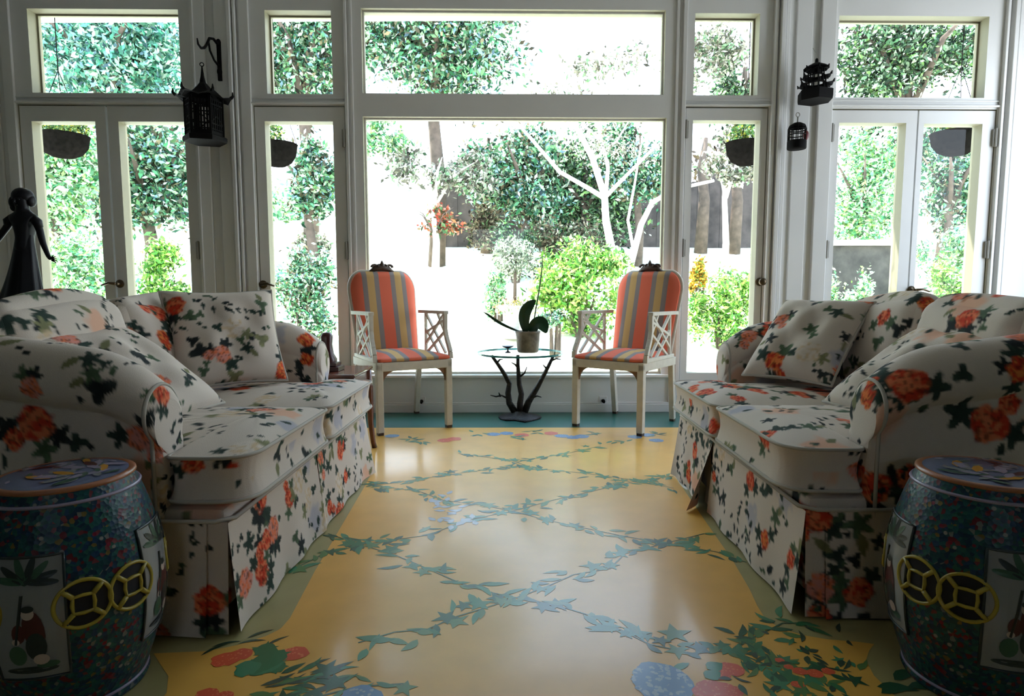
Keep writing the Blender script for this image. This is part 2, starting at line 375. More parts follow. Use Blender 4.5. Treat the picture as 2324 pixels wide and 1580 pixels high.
# foreground posies
def fp(px, py): return at(px, py, Z=0)[:2]
for (px, py) in ((455,1490),(480,1470),(540,1462),(560,1450),(600,1470)):
    x, y = fp(px, py); fleaf(x, y, .07, .010, random.uniform(.2, .9), k_dk, .1)
for px, py, R, asp in ((515,1497,.036,.8),(548,1486,.03,.8),(668,1484,.036,.85),(500,1505,.02,.8),(470,1577,.026,.8),(510,1580,.02,.8)):
    x, y = fp(px, py); fhead(x, y, R, k_red, asp, 25)
for px, py, R in ((590,1510,.05),(560,1518,.04),(622,1492,.042),(600,1475,.035),(625,1515,.035)):
    x, y = fp(px, py); fivy(x, y, R, random.uniform(0, 6), k_grn[0]); fdisc(x, y, R * .75, random.choice(k_grn[:2]), .2)
for i in range(46):
    px = random.uniform(560, 790); py = random.uniform(1520, 1610); x, y = fp(px, py); fleaf(x, y, random.uniform(.05, .10), random.uniform(.012, .02), random.uniform(-.3, 1.0), random.choice(k_grn + [k_dk]), random.uniform(-.15, .15))
for px, py in ((740,1520),(760,1550),(690,1600),(640,1590)): fivy(*fp(px, py), .04, random.uniform(0, 6), k_grn[2])
fhead(*fp(815, 1590), .05, k_blu, 1, 40)
fhead(*fp(1502, 1548), .071, k_blu, 1.05, 160)
for px, py, R in ((1658,1520,.030),(1640,1535,.02),(1640,1568,.036),(1610,1560,.028),(1600,1572,.028),(1665,1570,.022)): fhead(*fp(px, py), R, k_red, .9, 30)
for px, py in ((1605,1520),(1600,1540)): fleaf(*fp(px, py), .05, .04, .5, k_grn[1])
for px, py, R in ((1770,1555,.035),(1780,1500,.03),(1820,1570,.03),(1940,1545,.03),(1855,1520,.03),(1530,1440,.05),(1500,1455,.03),(1660,1478,.026),(1700,1510,.022),(1760,1520,.024),(1905,1500,.02)):
    fivy(*fp(px, py), R, random.uniform(0, 6), random.choice(k_grn))
for px, py, R in ((1815,1525,.018),(1850,1530,.02),(1790,1515,.012),(1810,1555,.016),(1770,1500,.012),(1880,1525,.016)): fhead(*fp(px, py), R, k_red, .8, 10)
for i in range(50):
    px = random.uniform(1660, 1960); py = random.uniform(1430, 1590); fleaf(*fp(px, py), random.uniform(.02, .06), random.uniform(.008, .018), random.uniform(0, 6), random.choice(k_grn + [k_dk, k_dk]), random.uniform(-.15, .15))
for px, py in ((2030,1545),(2060,1560),(2000,1575),(1990,1560)): fleaf(*fp(px, py), .09, .03, random.uniform(-.5, .6), k_grn[2], .1)
struct(fm.build('floor', FM))

# ------------------------------------------------------------------ cloth print (chintz), stamped on each mesh's own vertices
def hsh(a, b): return np.modf(np.abs(np.sin(a * 127.1 + b * 311.7) * 43758.5453))[0]
def vnoise(x, y):
    xi = np.floor(x); yi = np.floor(y); fx = x - xi; fy = y - yi; fx = fx*fx*(3-2*fx); fy = fy*fy*(3-2*fy)
    return (hsh(xi, yi)*(1-fx) + hsh(xi+1, yi)*fx)*(1-fy) + (hsh(xi, yi+1)*(1-fx) + hsh(xi+1, yi+1)*fx)*fy
def sst(e0, e1, x):
    t = np.clip((x - e0) / (e1 - e0), 0, 1); return t*t*(3-2*t)
DKG = np.array((.030, .050, .040)); MIDG = np.array((.075, .115, .065)); OLV = np.array((.20, .20, .10)); BLK = np.array((.022, .028, .028))
RED = np.array((.62, .055, .025)); COR = np.array((.82, .22, .10)); PNK = np.array((.74, .30, .24)); CRM = np.array((.66, .50, .32)); LIL = np.array((.38, .38, .46)); ORG = np.array((.80, .22, .06))
BASE = np.array((.66, .57, .49))
def lay(C, mk, col): C[:] = C * (1 - mk[:, None]) + (col if np.ndim(col) == 2 else np.asarray(col)[None]) * mk[:, None]
def d_leaf(x, y, C, ox, oy, L, w, a, col, amt=1):
    dx = x - ox; dy = y - oy; c, s_ = math.cos(a), math.sin(a); u = (dx*c + dy*s_) / L; v = (-dx*s_ + dy*c) / w
    h = np.sin(PI * np.clip(u, 0, 1) ** .75); lay(C, sst(0.0, .25, h - np.abs(v)) * ((u > 0) & (u < 1)) * amt, col)
def d_lobe(x, y, C, ox, oy, R, a, n, col, amt=1):
    dx = x - ox; dy = y - oy; r = np.hypot(dx, dy) / R; t = np.arctan2(dy, dx) - a
    e = .72 + .24 * np.cos(n * t) + .08 * np.cos(t); mk = sst(0, .14, e - r) * amt
    vein = 1 + .35 * np.cos(n * t) * sst(.2, .6, r)
    lay(C, mk, np.asarray(col)[None] * vein[:, None])
def d_head(x, y, C, ox, oy, R, c1, c2, sd, dark=.6):
    dx = x - ox; dy = y - oy; n1 = vnoise(dx / R * 3.2 + sd, dy / R * 3.2 + sd * 1.7); r = np.hypot(dx, dy) / R
    mk = sst(0, .16, .86 + .3 * (n1 - .5) - r); n2 = vnoise(dx / R * 5 + sd * 3, dy / R * 5 - sd); n3 = vnoise(dx / R * 7 - sd, dy / R * 7 + sd * 2)
    k = sst(.35, .65, n2)[:, None]; col = c1[None] * (1 - k) + c2[None] * k; col = col * (1 - dark * sst(.6, .8, n3))[:, None]
    lay(C, mk, col)
def m_hyd(x, y, C, R, sd):
    r_ = random.Random(sd)
    for i in range(r_.choice((2, 3, 3))):
        a = r_.uniform(0, 6.28); q = R * r_.uniform(.9, 1.2); d_lobe(x, y, C, q*math.cos(a), q*math.sin(a), R * r_.uniform(.65, .95), a, 5, (DKG, DKG, MIDG, BLK)[r_.randrange(4)])
    cc = ((RED, COR), (RED, ORG), (COR, PNK))[r_.choice((0, 0, 1, 2))]
    d_head(x, y, C, 0, 0, R, *cc, sd)
    if r_.random() < .4: a = r_.uniform(0, 6.28); d_head(x, y, C, 1.15*R*math.cos(a), 1.15*R*math.sin(a), R * .6, *cc, sd + 5)
def m_leaf(x, y, C, R, sd):
    r_ = random.Random(sd); c = (DKG, MIDG, BLK, OLV)[r_.randrange(4)]
    d_lobe(x, y, C, 0, 0, R * .8, r_.uniform(0, 6), r_.choice((3, 5)), c)
    if r_.random() < .6: d_lobe(x, y, C, R * .9, R * .2, R * .55, r_.uniform(0, 6), 3, (DKG, BLK, MIDG)[r_.randrange(3)])
    if r_.random() < .5: d_leaf(x, y, C, -R * .4, -.2 * R, R * 1.2, R * .3, r_.uniform(2, 4), OLV)
def m_sprig(x, y, C, R, sd):
    r_ = random.Random(sd)
    for i in range(8):
        t = i / 8 - .5; d_leaf(x, y, C, R * 2 * t, R * (.4 * math.sin(3 * t) + r_.uniform(-.35, .35)), R * r_.uniform(.35, .6), R * .11, r_.uniform(-1, 1.6), BLK if r_.random() < .6 else DKG)
def m_cream(x, y, C, R, sd):
    d_lobe(x, y, C, R * .9, -R * .5, R * .6, 1, 5, OLV); d_head(x, y, C, 0, 0, R, CRM, BASE * 1.1, sd, .12)
    d_lobe(x, y, C, -R, R * .1, R * .45, 3, 3, DKG)
def m_blue(x, y, C, R, sd):
    n = vnoise(x / R * 3 + sd, y / R * 3); lay(C, .75 * sst(0, .5, 1 - np.hypot(x, y) / R + (n - .5) * .6), LIL)
    d_leaf(x, y, C, R * .3, -R * .3, R * .7, R * .2, 1, DKG)
def m_small(x, y, C, R, sd):
    r_ = random.Random(sd)
    for i in range(2): d_leaf(x, y, C, r_.uniform(-.4, .4) * R, r_.uniform(-.4, .4) * R, R * 1.1, R * .4, r_.uniform(0, 6), (BLK, DKG, MIDG)[r_.randrange(3)])
def m_peach(x, y, C, R, sd):
    n = vnoise(x / R * 2.5 + sd, y / R * 2.5); lay(C, .65 * sst(0, .5, 1 - np.hypot(x, y) / R + (n - .5) * .7), np.array((.78, .36, .20)))
    d_leaf(x, y, C, R * .3, R * .3, R * .8, R * .2, .4, OLV); d_leaf(x, y, C, -R * .5, -R * .2, R * .6, R * .18, 2.4, DKG)
MOTIF = dict(peach=m_peach, hyd=m_hyd, leaf=m_leaf, sprig=m_sprig, cream=m_cream, blue=m_blue, small=m_small)
def stamp(P, N, C, c, n, kind, R, rot, sd):
    d = P - c; idx = np.nonzero((np.einsum('ij,ij->i', d, d) < (R * 2.6) ** 2) & (N @ n > .25))[0]
    if not len(idx): return
    n = n / np.linalg.norm(n); h = np.array((0, 0, 1.)) if abs(n[2]) < .8 else np.array((0, 1., 0)); tx = np.cross(h, n); tx /= np.linalg.norm(tx); ty = np.cross(n, tx)
    dd = d[idx]; x0 = dd @ tx; y0 = dd @ ty
    # keep lengths along the cloth on curved stretches
    g = np.linalg.norm(dd, axis=1) / np.maximum(np.hypot(x0, y0), 1e-6); g = np.minimum(g, 1.5); x0 = x0 * g; y0 = y0 * g
    c_, s_ = math.cos(rot), math.sin(rot); x = x0 * c_ + y0 * s_; y = -x0 * s_ + y0 * c_
    sub = C[idx]; MOTIF[kind](x, y, sub, R, sd); C[idx] = sub
def print_cloth(objs, seed, heroes=(), spacing=.115, scale=1.22, base=BASE):
    bpy.context.view_layer.update(); r_ = random.Random(seed); Ps = []; Ns = []; cnt = []
    for o in objs:
        me = o.data; n = len(me.vertices); a = np.empty(n * 3); me.vertices.foreach_get('co', a); b = np.empty(n * 3); me.vertices.foreach_get('normal', b)
        mw = np.array(o.matrix_world); Ps.append(a.reshape(-1, 3) @ mw[:3, :3].T + mw[:3, 3]); Ns.append(b.reshape(-1, 3) @ mw[:3, :3].T); cnt.append(n)
    for o, P, N in zip(objs, Ps, Ns):
        C = np.repeat(base[None], len(P), 0) * (1 + .05 * (vnoise(P[:, 0] * 9 + P[:, 2] * 5, P[:, 1] * 9) - .5))[:, None]
        ctr = []; tries = 0; area = o.get('area_hint', 0)
        hp = [np.array(h[0]) for h in heroes]
        while tries < 900:
            tries += 1; i = r_.randrange(len(P)); p = P[i]
            sp = spacing * r_.uniform(.75, 1.2)
            if any(np.dot(p - q, p - q) < sp * sp for q in ctr) or any(np.dot(p - q, p - q) < (h[3] * 1.5) ** 2 for q, h in zip(hp, heroes)): continue
            ctr.append(p); k = r_.random()
            kind, R = (('hyd', r_.uniform(.028, .044)) if k < .22 else ('leaf', r_.uniform(.030, .046)) if k < .50 else ('sprig', r_.uniform(.045, .06)) if k < .62 else ('blue', .05) if k < .74 else ('peach', .055) if k < .84 else ('cream', .05) if k < .90 else ('small', .03))
            stamp(P, N, C, p, N[i], kind, R * scale, r_.uniform(0, 6.28), r_.randrange(1000))
        # little filler leaves
        for _ in range(int(len(ctr) * .8)):
            i = r_.randrange(len(P)); stamp(P, N, C, P[i], N[i], 'small', .018 * scale, r_.uniform(0, 6.28), r_.randrange(1000))
        for h in heroes:
            j = int(np.argmin(((P - np.array(h[0])) ** 2).sum(1)))
            if np.linalg.norm(P[j] - np.array(h[0])) < .06: stamp(P, N, C, P[j], N[j], h[2], h[3], h[4], h[5])
        me = o.data; at_ = me.color_attributes.new('print', 'FLOAT_COLOR', 'POINT')
        at_.data.foreach_set('color', np.concatenate([np.clip(C, 0, 1), np.ones((len(C), 1))], 1).astype(np.float32).ravel())
CHINTZ = attr_mat('chintz_cloth', .85, .15, bump=.25, bscale=400)
PIPE = mat('chintz_piping', (.50, .46, .40), .85, .15)

# ------------------------------------------------------------------ sofa parts (local frame: d back from the front, s along, z up)
def resample(poly, step, closed=True):
    P = [np.array(p, float) for p in poly]; 
    if closed: P.append(P[0])
    out = []
    for a, b in zip(P[:-1], P[1:]):
        n = max(1, int(np.linalg.norm(b - a) / step)); out += [a + (b - a) * i / n for i in range(n)]
    if not closed: out.append(P[-1])
    return np.array(out)
def rounded(poly, r, n=6):
    out = []; N = len(poly)
    for i in range(N):
        p0, p, p1 = (np.array(poly[j % N], float) for j in (i - 1, i, i + 1)); rr = r[i] if isinstance(r, (list, tuple)) else r
        a = (p0 - p) / np.linalg.norm(p0 - p); b = (p1 - p) / np.linalg.norm(p1 - p)
        for k in range(n + 1):
            t = k / n; q = (1-t)**2 * (p + a*rr) + 2*t*(1-t)*p + t*t*(p + b*rr); out.append(tuple(q))
    return out
def box_cushion(outline, z0, z1, kern, crown, bulge=.012, step=.0065, rings=40):
    """stitched box cushion: top and bottom panels crowned, border slightly bulged. returns M and its seam loops"""
    R = resample(outline, step); n = len(R); nx = np.roll(R, -1, 0) - np.roll(R, 1, 0); nn = np.stack([nx[:, 1], -nx[:, 0]], 1); nn /= np.linalg.norm(nn, axis=1)[:, None] + 1e-9
    k = np.array(kern, float); rows = []
    for i in range(rings, 0, -1):
        q = 1 - i / rings; rows.append(np.c_[k + (R - k) * max(q, .004), np.full(n, z0 - crown * .25 * (1 - q ** 2.2))])
    hs = max(3, int((z1 - z0) / step))
    for i in range(hs + 1):
        t = i / hs; rows.append(np.c_[R + nn * bulge * math.sin(PI * t), np.full(n, z0 + (z1 - z0) * t)])
    for i in range(1, rings + 1):
        q = 1 - i / rings; q = max(q, .004); rows.append(np.c_[k + (R - k) * q, z1 + crown * (1 - q ** 2.4) + .004 * np.sin(R[:, 0] * 31 + R[:, 1] * 23) * (1 - q) * q])
    m = M(); m.grid(np.stack(rows, 1), cu=True)
    seam = lambda z: [(x, y, z) for x, y in R[::2]]
    return m, seam(z0), seam(z1)
def rbox(lo, hi, r, step=.01, puff=0):
    lo = np.array(lo, float); hi = np.array(hi, float); c = (lo + hi) / 2; h = (hi - lo) / 2; m = M()
    for ax in range(3):
        u, v = (ax + 1) % 3, (ax + 2) % 3; nu = max(2, int(2*h[u]/step)); nv = max(2, int(2*h[v]/step))
        for sg in (-1, 1):
            U, V = np.meshgrid(np.linspace(-1, 1, nu + 1), np.linspace(-1, 1, nv + 1), indexing='ij'); P = np.zeros((*U.shape, 3))
            P[..., ax] = sg * h[ax]; P[..., u] = U * h[u]; P[..., v] = V * h[v]
            inn = np.clip(P, -(h - r), h - r); d = P - inn; L = np.linalg.norm(d, axis=-1, keepdims=True); P = inn + d / np.maximum(L, 1e-9) * r
            if puff: P[..., ax] += sg * puff * (1 - U**2) * (1 - V**2)
            m.grid(P + c, flip=(sg < 0))
    return m
def sheet(P, name, parent, mt): 
    m = M(); m.grid(P); return m.build(name, mt, parent, smooth=True)

def sofa(label, loc, sg, L, D, seed, heroes, kick, cush_split):
    root = thing('loveseat', label, 'sofa', loc, 0, None)
    T = lambda m: setattr(m, 'v', [(-sg * d, s_, z) for d, s_, z in m.v]) or m      # sofa frame -> object frame
    def fin(m, name, parent=root, mt=CHINTZ):
        T(m)
        if sg < 0: m.f = [f[::-1] for f in m.f]
        return m.build(name, mt, parent, smooth=True)
    pr = []
    AF = .17; AW = .13
    # platform under the cushions with its rounded welt band
    b = rbox((.012, .012, .06), (D - .03, L - .012, .336), .022, .012); pr.append(fin(b, 'base'))
    # arms
    for near in (True, False):
        m = M(); ds = np.concatenate([np.linspace(0, 1, 9)[:-1] * .03, np.linspace(.03, D - AF - .02, 120)]); rows = []
        def section(d):
            drop = .085 * max(0, 1 - d / .20) ** 2; zt = .725 + .075 * min(1, d / .55) - drop; R = .088 - .012 * max(0, 1 - d / .2); zc = zt - R; yc = .052
            pts = [(.004, .03), (.004, .28)] + [(.004, z) for z in np.linspace(.30, zc - R * .80, 10)]
            a0 = math.radians(213); a1 = math.radians(-33)
            pts += [(yc + R * math.cos(a0 + (a1 - a0) * t), zc + R * math.sin(a0 + (a1 - a0) * t)) for t in np.linspace(0, 1, 40)]
            pts += [(AW, z) for z in np.linspace(zc - R * .75, .30, 8)] + [(AW, .03)]
            return np.array(pts), np.array((yc, zc))
        for i, d in enumerate(ds):
            pts, c = section(d); t = min(1, d / .03); ins = .022 * (1 - math.sqrt(max(0, 1 - (1 - t) ** 2)))
            ctr = np.array((AW / 2, .42)); v = pts - ctr; l = np.linalg.norm(v, axis=1)[:, None]; pts = ctr + v * (1 - ins / l)
            pts = resample(pts, .011, False) if False else pts
            rows.append(np.c_[np.full(len(pts), AF + d), pts])
        # densify along the section
        P = np.stack(rows, 0); Q = []
        for r_ in P:
            seg = np.linalg.norm(np.diff(P[30], axis=0), axis=1); s_ = np.r_[0, np.cumsum(seg)]; tt = np.linspace(0, s_[-1], int(s_[-1] / .0062)); Q.append(np.stack([np.interp(tt, s_, r_[:, k]) for k in range(3)], 1))
        P = np.stack(Q, 0)
        ring = P[0]; ctr = np.array((AF, AW / 2, .45)); cap = np.stack([ctr + (ring - ctr) * q + np.array((-.004 * (1 - q * q), 0, 0)) for q in np.linspace(.01, 1, 24)], 0)
        if not near: P = P * np.array((1, -1, 1)) + np.array((0, L, 0)); cap = cap * np.array((1, -1, 1)) + np.array((0, L, 0))
        m.grid(P, flip=not near); m.grid(cap, flip=not near)
        arm = fin(m, 'arm'); pr.append(arm)
        w = M(); w.tube([tuple(p) for p in P[5][::3]], .0055, 6); fin(w, 'piping', arm, PIPE)
    # back
    pr.append(fin(rbox((D - .20, .03, .05), (D, L - .03, .865), .07, .012), 'back'))
    # seat cushions, T-shaped, with piping
    gap = cush_split; A0 = AW + .012; FD = -.055
    for near in (True, False):
        if near: ol = [(FD, .012), (FD, gap - .004), (D - .19, gap - .004), (D - .19, A0), (AF - .006, A0), (AF - .006, .012)]
        else: ol = [(FD, gap + .004), (FD, L - .012), (AF - .006, L - .012), (AF - .006, L - A0), (D - .19, L - A0), (D - .19, gap + .004)]
        rr = [.10, .05, .03, .03, .02, .03] if near else [.05, .10, .03, .02, .03, .03]
        ol = rounded(ol, rr)
        kern = (.10, (A0 + gap) / 2 if near else (L - A0 + gap) / 2)
        m, s0, s1 = box_cushion(ol, .352, .468, kern, .035)
        # the front border droops and the seat is sat in
        cu = fin(m, 'seat_cushion'); pr.append(cu)
        w = M(); w.tube(s1, .0055, 6, closed=True); w.tube(s0, .0055, 6, closed=True); fin(w, 'piping', cu, PIPE)
    # back cushions
    for a, b_ in ((AW + .02, gap - .005), (gap + .005, L - AW - .02)):
        m = rbox((-.085, a, -.215), (.085, b_, .235), .075, .0075, .035)
        c_, s_ = math.cos(.24), math.sin(.24)
        m.v = [(D - .27 + d * c_ + z * s_, y, .635 - d * s_ + z * c_ + .012 * math.sin(y * 9 + seed)) for d, y, z in m.v]
        pr.append(fin(m, 'back_cushion'))
    # skirt: front with an inverted pleat in the middle, side panels, corner pleats
    m = M(); H = .30; zs = np.linspace(H, .006, 54)
    def panel(a, b, n, nrm, flare0, flare1, wav):
        a = np.array(a); b = np.array(b); out = []
        for i in range(n + 1):
            t = i / n; p = a + (b - a) * t; fl = .022 + flare0 * max(0, 1 - t / .3) ** 2 + flare1 * max(0, 1 - (1 - t) / .3) ** 2
            row = []
            for z in zs:
                q = (H - z) / H; o = fl * q ** 1.15 + wav * q * math.sin(t * 17 + seed) ; row.append((p[0] + nrm[0] * o, p[1] + nrm[1] * o, z))
            out.append(row)
        return np.array(out)
    mid = kick[0]
    m.grid(panel((0, .0), (0, mid - .006), 130, (-1, 0), .0, .008 if sg > 0 else .0, .006))
    m.grid(panel((0, mid + .006), (0, L), 130, (-1, 0), kick[1], .02, .006))
    m.grid(panel((.03, mid - .12), (.03, mid + .12), 12, (-1, 0), 0, 0, 0))
    m.grid(panel((D, 0), (.055, 0), 130, (0, -1), .0, .006, .004)); m.grid(panel((.09, .008), (.004, .008), 12, (0, -1), 0, 0, 0))
    m.grid(panel((.055, L), (D, L), 60, (0, 1), .0, .006, .004))
    pr.append(fin(m, 'skirt'))
    w = M(); w.tube([(D, -.002, .305), (.03, -.002, .305), (-.006, .03, .305), (-.006, L - .03, .305), (.03, L + .002, .305), (D, L + .002, .305)], .006, 6); fin(w, 'welt', root, PIPE)
    print_cloth(pr, seed, heroes)
    return root
def H(px, py, Y, kind, R, rot=0, sd=1, dz=0): p = at(px, py, Y=Y); return ((p.x, p.y, p.z), None, kind, R, rot, sd)
LH = [H(70, 960, 1.53, 'hyd', .062, .5, 11), H(315, 995, 1.53, 'hyd', .05, 2, 12), H(215, 890, 1.50, 'leaf', .06, 1, 13), H(185, 830, 1.47, 'leaf', .04, 2, 4), H(245, 825, 1.48, 'hyd', .032, 1, 8),
      H(355, 905, 1.58, 'hyd', .035, 0, 10), H(575, 1225, 1.75, 'hyd', .04, 1, 11), H(530, 1235, 1.65, 'leaf', .05, 1, 2), H(700, 760, 2.85, 'hyd', .05, 1, 3),
      H(700, 815, 2.85, 'hyd', .04, 2, 3), H(140, 740, 1.75, 'hyd', .045, 2, 5), H(500, 1035, 1.60, 'leaf', .035, 0, 2), H(720, 1080, 2.3, 'hyd', .04, 0, 6), H(480, 1360, 1.54, 'hyd', .05, 1, 9)]
RH = [H(2062, 868, 1.62, 'hyd', .062, .5, 21), H(2255, 965, 1.63, 'hyd', .066, 2, 22), H(1840, 1170, 1.68, 'hyd', .05, 1, 23), H(1810, 1270, 1.7, 'hyd', .034, 1, 13), H(1860, 1330, 1.65, 'hyd', .05, 1, 24),
      H(1945, 1340, 1.64, 'hyd', .05, 2, 25), H(1955, 1190, 1.64, 'leaf', .06, 1, 26), H(1660, 1085, 2.4, 'hyd', .04, 1, 7), H(2030, 780, 2.1, 'hyd', .045, 0, 8), H(2165, 700, 2.0, 'hyd', .05, .5, 9), H(1670, 750, 2.8, 'hyd', .04, 1, 17), H(1960, 905, 1.68, 'hyd', .04, 0, 16)]
SOFA_L = sofa('white floral chintz loveseat under the bronze figurine, skirt hanging straight', (-.752, 1.54, 0), 1, 1.43, .98, 3, LH, (.70, .006), .70)
SOFA_R = sofa('white floral chintz loveseat opposite, its skirt kicked open at the middle pleat', (.785, 1.645, 0), -1, 1.315, .98, 8, RH, (.80, .075), .64)

# scatter cushions
def pillow(name, label, w, h, t, loc, nrm, upv, seed, heroes=(), cat='cushion', N=70, base=BASE):
    n = Vector(nrm).normalized(); u = Vector(upv); u = (u - n * u.dot(n)).normalized(); x = u.cross(n)
    R = Matrix((x, u, n)).transposed().to_4x4(); root_m = M()
    U, V = np.meshgrid(np.linspace(-1, 1, N + 1), np.linspace(-1, 1, N + 1), indexing='ij')
    X = U * w / 2 * (1 - .07 * (1 - V**2) ** 1.0) ; Y = V * h / 2 * (1 - .07 * (1 - U**2)); th = t / 2 * ((1 - U**4) * (1 - V**4)) ** .55
    wr = .006 * np.sin(U * 9 + V * 4 + seed) * (1 - U**2) * (1 - V**2) + .008 * np.sin(4 * V - 7 * U) * (1 - U**2) * (1 - V**2)
    root_m.grid(np.stack([X, Y, th + wr], -1)); root_m.grid(np.stack([X, Y, -th], -1), flip=True)
    o = root_m.build(name, CHINTZ, None, smooth=True); o.matrix_world = Matrix.Translation(loc) @ R
    tag(o, label, cat, None)
    e = [(X[i, 0], Y[i, 0], 0) for i in range(0, N, 2)] + [(X[N, j], Y[N, j], 0) for j in range(0, N, 2)] + [(X[i, N], Y[i, N], 0) for i in range(N, 0, -2)] + [(X[0, j], Y[0, j], 0) for j in range(N, 0, -2)]
    p = M(); p.tube(e, .006, 6, closed=True); p.build('piping', PIPE, o, smooth=True)
    print_cloth([o], seed, heroes, spacing=.12, base=base)
    return o
pillow('throw_pillow', 'square chintz throw pillow leaning on far arm of the loveseat under the figurine', .44, .42, .17, (-1.225, 2.56, .705), (.58, -.72, .38), (-.1, .1, 1), 31,
       [H(512, 800, 2.43, 'hyd', .045, 1, 12), H(392, 690, 2.43, 'hyd', .05, 1, 9), H(530, 745, 2.5, 'cream', .055, 0, 4), H(430, 715, 2.43, 'leaf', .04, 0, 3), H(560, 790, 2.52, 'leaf', .04, 2, 6), H(545, 700, 2.55, 'sprig', .06, 2, 6), H(460, 840, 2.42, 'leaf', .035, 1, 3)], base=BASE * 1.03)
pillow('throw_pillow', 'chintz pillow tucked behind near arm of the loveseat under the figurine', .50, .46, .15, (-1.27, 1.97, .62), (.60, -.05, .80), (-.8, 0, .6), 32)
pillow('throw_pillow', 'crumpled chintz throw pillow against far arm of loveseat with open skirt pleat', .40, .45, .16, (1.235, 2.65, .69), (-.59, -.41, .69), (.26, .18, .33), 33,
       [H(1805, 745, 2.5, 'hyd', .05, 1, 31), H(1960, 690, 2.6, 'hyd', .045, 2, 32), H(1830, 790, 2.48, 'cream', .06, 0, 5), H(1915, 765, 2.5, 'leaf', .04, 1, 7), H(1885, 845, 2.45, 'hyd', .03, 0, 3)])
pillow('throw_pillow', 'chintz pillow tucked behind near arm of loveseat with open skirt pleat', .48, .46, .15, (1.32, 2.03, .62), (-.60, -.05, .80), (.8, 0, .6), 34)

# ------------------------------------------------------------------ armchairs
WOODCR = mat('cream_painted_wood', (.60, .56, .47), .45, .4, noise=.06, nscale=30)
BROWN = mat('brown_bracket_wood', (.20, .10, .045), .5)
DARKC = mat('dark_carved_wood', (.055, .028, .016), .5)
STR = stripe_mat('striped_seat_cloth', 'X', .20, .5)
def armchair(label, loc, rz):
    R = thing('armchair', label, 'chair', loc, rz, 'pair of striped armchairs by the window')
    W = .255; F_ = -.285; B_ = .275; ZS = .455
    def leg(a, b, w=.042, foot=True):
        m = M(); m.bar(a, b, w, w, 0, (0, 1, 0)); o = m.build('leg', WOODCR, R, bevel=.004)
        if foot:
            f = M(); f.bar((b[0], b[1], .018), (b[0], b[1], 0), w * .86, w * .86, 0, (0, 1, 0)); f.build('foot', DARKC, o)
        return o
    for s_ in (-1, 1):
        leg((s_ * (W - .022), F_ + .022, ZS - .01), (s_ * (W - .022), F_ + .022, .016))
        leg((s_ * (W - .03), B_ - .06, ZS - .01), (s_ * (W - .035), B_ - .0, .016), .036)
    m = M()
    m.box((-W + .03, F_, ZS - .055), (W - .03, F_ + .028, ZS)); m.box((-W + .04, B_ - .075, ZS - .05), (W - .04, B_ - .047, ZS))
    for s_ in (-1, 1): m.box((min(s_ * W, s_ * (W - .028)), F_ + .02, ZS - .055), (max(s_ * W, s_ * (W - .028)), B_ - .05, ZS))
    m.box((-W + .001, F_ + .001, ZS - .05), (-W + .045, F_ + .045, ZS + .002)); m.box((W - .045, F_ + .001, ZS - .05), (W - .001, F_ + .045, ZS + .002))
    m.build('seat_frame', WOODCR, R, bevel=.004)
    # curved corner brackets
    for s_ in (-1, 1):
        for dirv in ((-s_, 0), (0, 1)):
            m = M(); c = Vector((s_ * (W - .024) + dirv[0] * .02, F_ + .024 + dirv[1] * .02, ZS - .055)); d = Vector((dirv[0], dirv[1], 0)); pts = []
            n = 8; L_ = .085; q = d.cross(Vector((0, 0, 1))) * .010
            A = [c] + [c + d * L_ * (1 - math.sin(t * PI / 2 / n)) * 1.0 + Vector((0, 0, -L_ * (1 - math.cos(t * PI / 2 / n)))) for t in range(n + 1)]
            vs = [p - q for p in A] + [p + q for p in A]; k = len(A)
            m.add(vs, [list(range(k))[::-1], [k + i for i in range(k)]] + [(i, (i+1) % k, k + (i+1) % k, k + i) for i in range(k)])
            m.build('bracket', BROWN, R)
    # seat pad
    ol = rounded([(-W + .012, F_ + .006), (W - .012, F_ + .006), (W - .03, B_ - .07), (-W + .03, B_ - .07)], [.03] * 4)
    m, s0, s1 = box_cushion(ol, ZS + .002, ZS + .022, (0, 0), .034, .006, .012, 14); st = m.build('seat', STR, R, smooth=True)
    # upholstered back, leaning
    tilt = .27; zb = .47
    def bw(z):  # half width of the back panel at height above zb
        t = z / .565
        w = .205 + .035 * t
        if t > .74: q = (t - .74) / .26; w = w - .115 * (1 - math.sqrt(max(0, 1 - q * q)))
        return w
    hs = list(np.linspace(0, .48, 24)) + [.50, .52, .535, .548, .557, .563]
    rowsF = []; rowsB = []
    for z in hs:
        w = bw(z); rF = []; rB = []
        for i in range(25):
            x = -w + 2 * w * i / 24; e = (1 - (x / (w + 1e-6)) ** 6); yb = B_ - .075 + z * tilt + .02 * (x / .25) ** 2
            ed = min(1, (z + .01) / .03, (.58 - z) / .04); rF.append((x, yb - .030 * e * ed - .018, zb + z)); rB.append((x, yb + .012 * e, zb + z))
        rowsF.append(rF); rowsB.append(rB)
    m = M(); m.grid(rowsF, flip=True); m.grid(rowsB)
    for a, b in ((0, 1),):
        pass
    lf = [[r[0] for r in rowsF], [r[0] for r in rowsB]]; rf = [[r[-1] for r in rowsF], [r[-1] for r in rowsB]]
    m.grid(lf); m.grid(rf, flip=True); m.grid([rowsF[-1], rowsB[-1]], flip=True); m.grid([rowsF[0], rowsB[0]])
    back = m.build('backrest', STR, R, smooth=True)
    # cream frame around the back
    m = M(); loop = [( (r[0][0] - .006), r[0][1] + .012, r[0][2]) for r in rowsB] + [(r[-1][0] + .006, r[-1][1] + .012, r[-1][2]) for r in rowsB[::-1]]
    m.tube([(loop[0][0], loop[0][1] - .0, ZS - .02)] + loop + [(loop[-1][0], loop[-1][1], ZS - .02)], .013, 8)
    m.build('back_frame', WOODCR, R, smooth=True)
    # carved crest
    m = M(); yc = B_ - .075 + .565 * tilt; zc = zb + .583
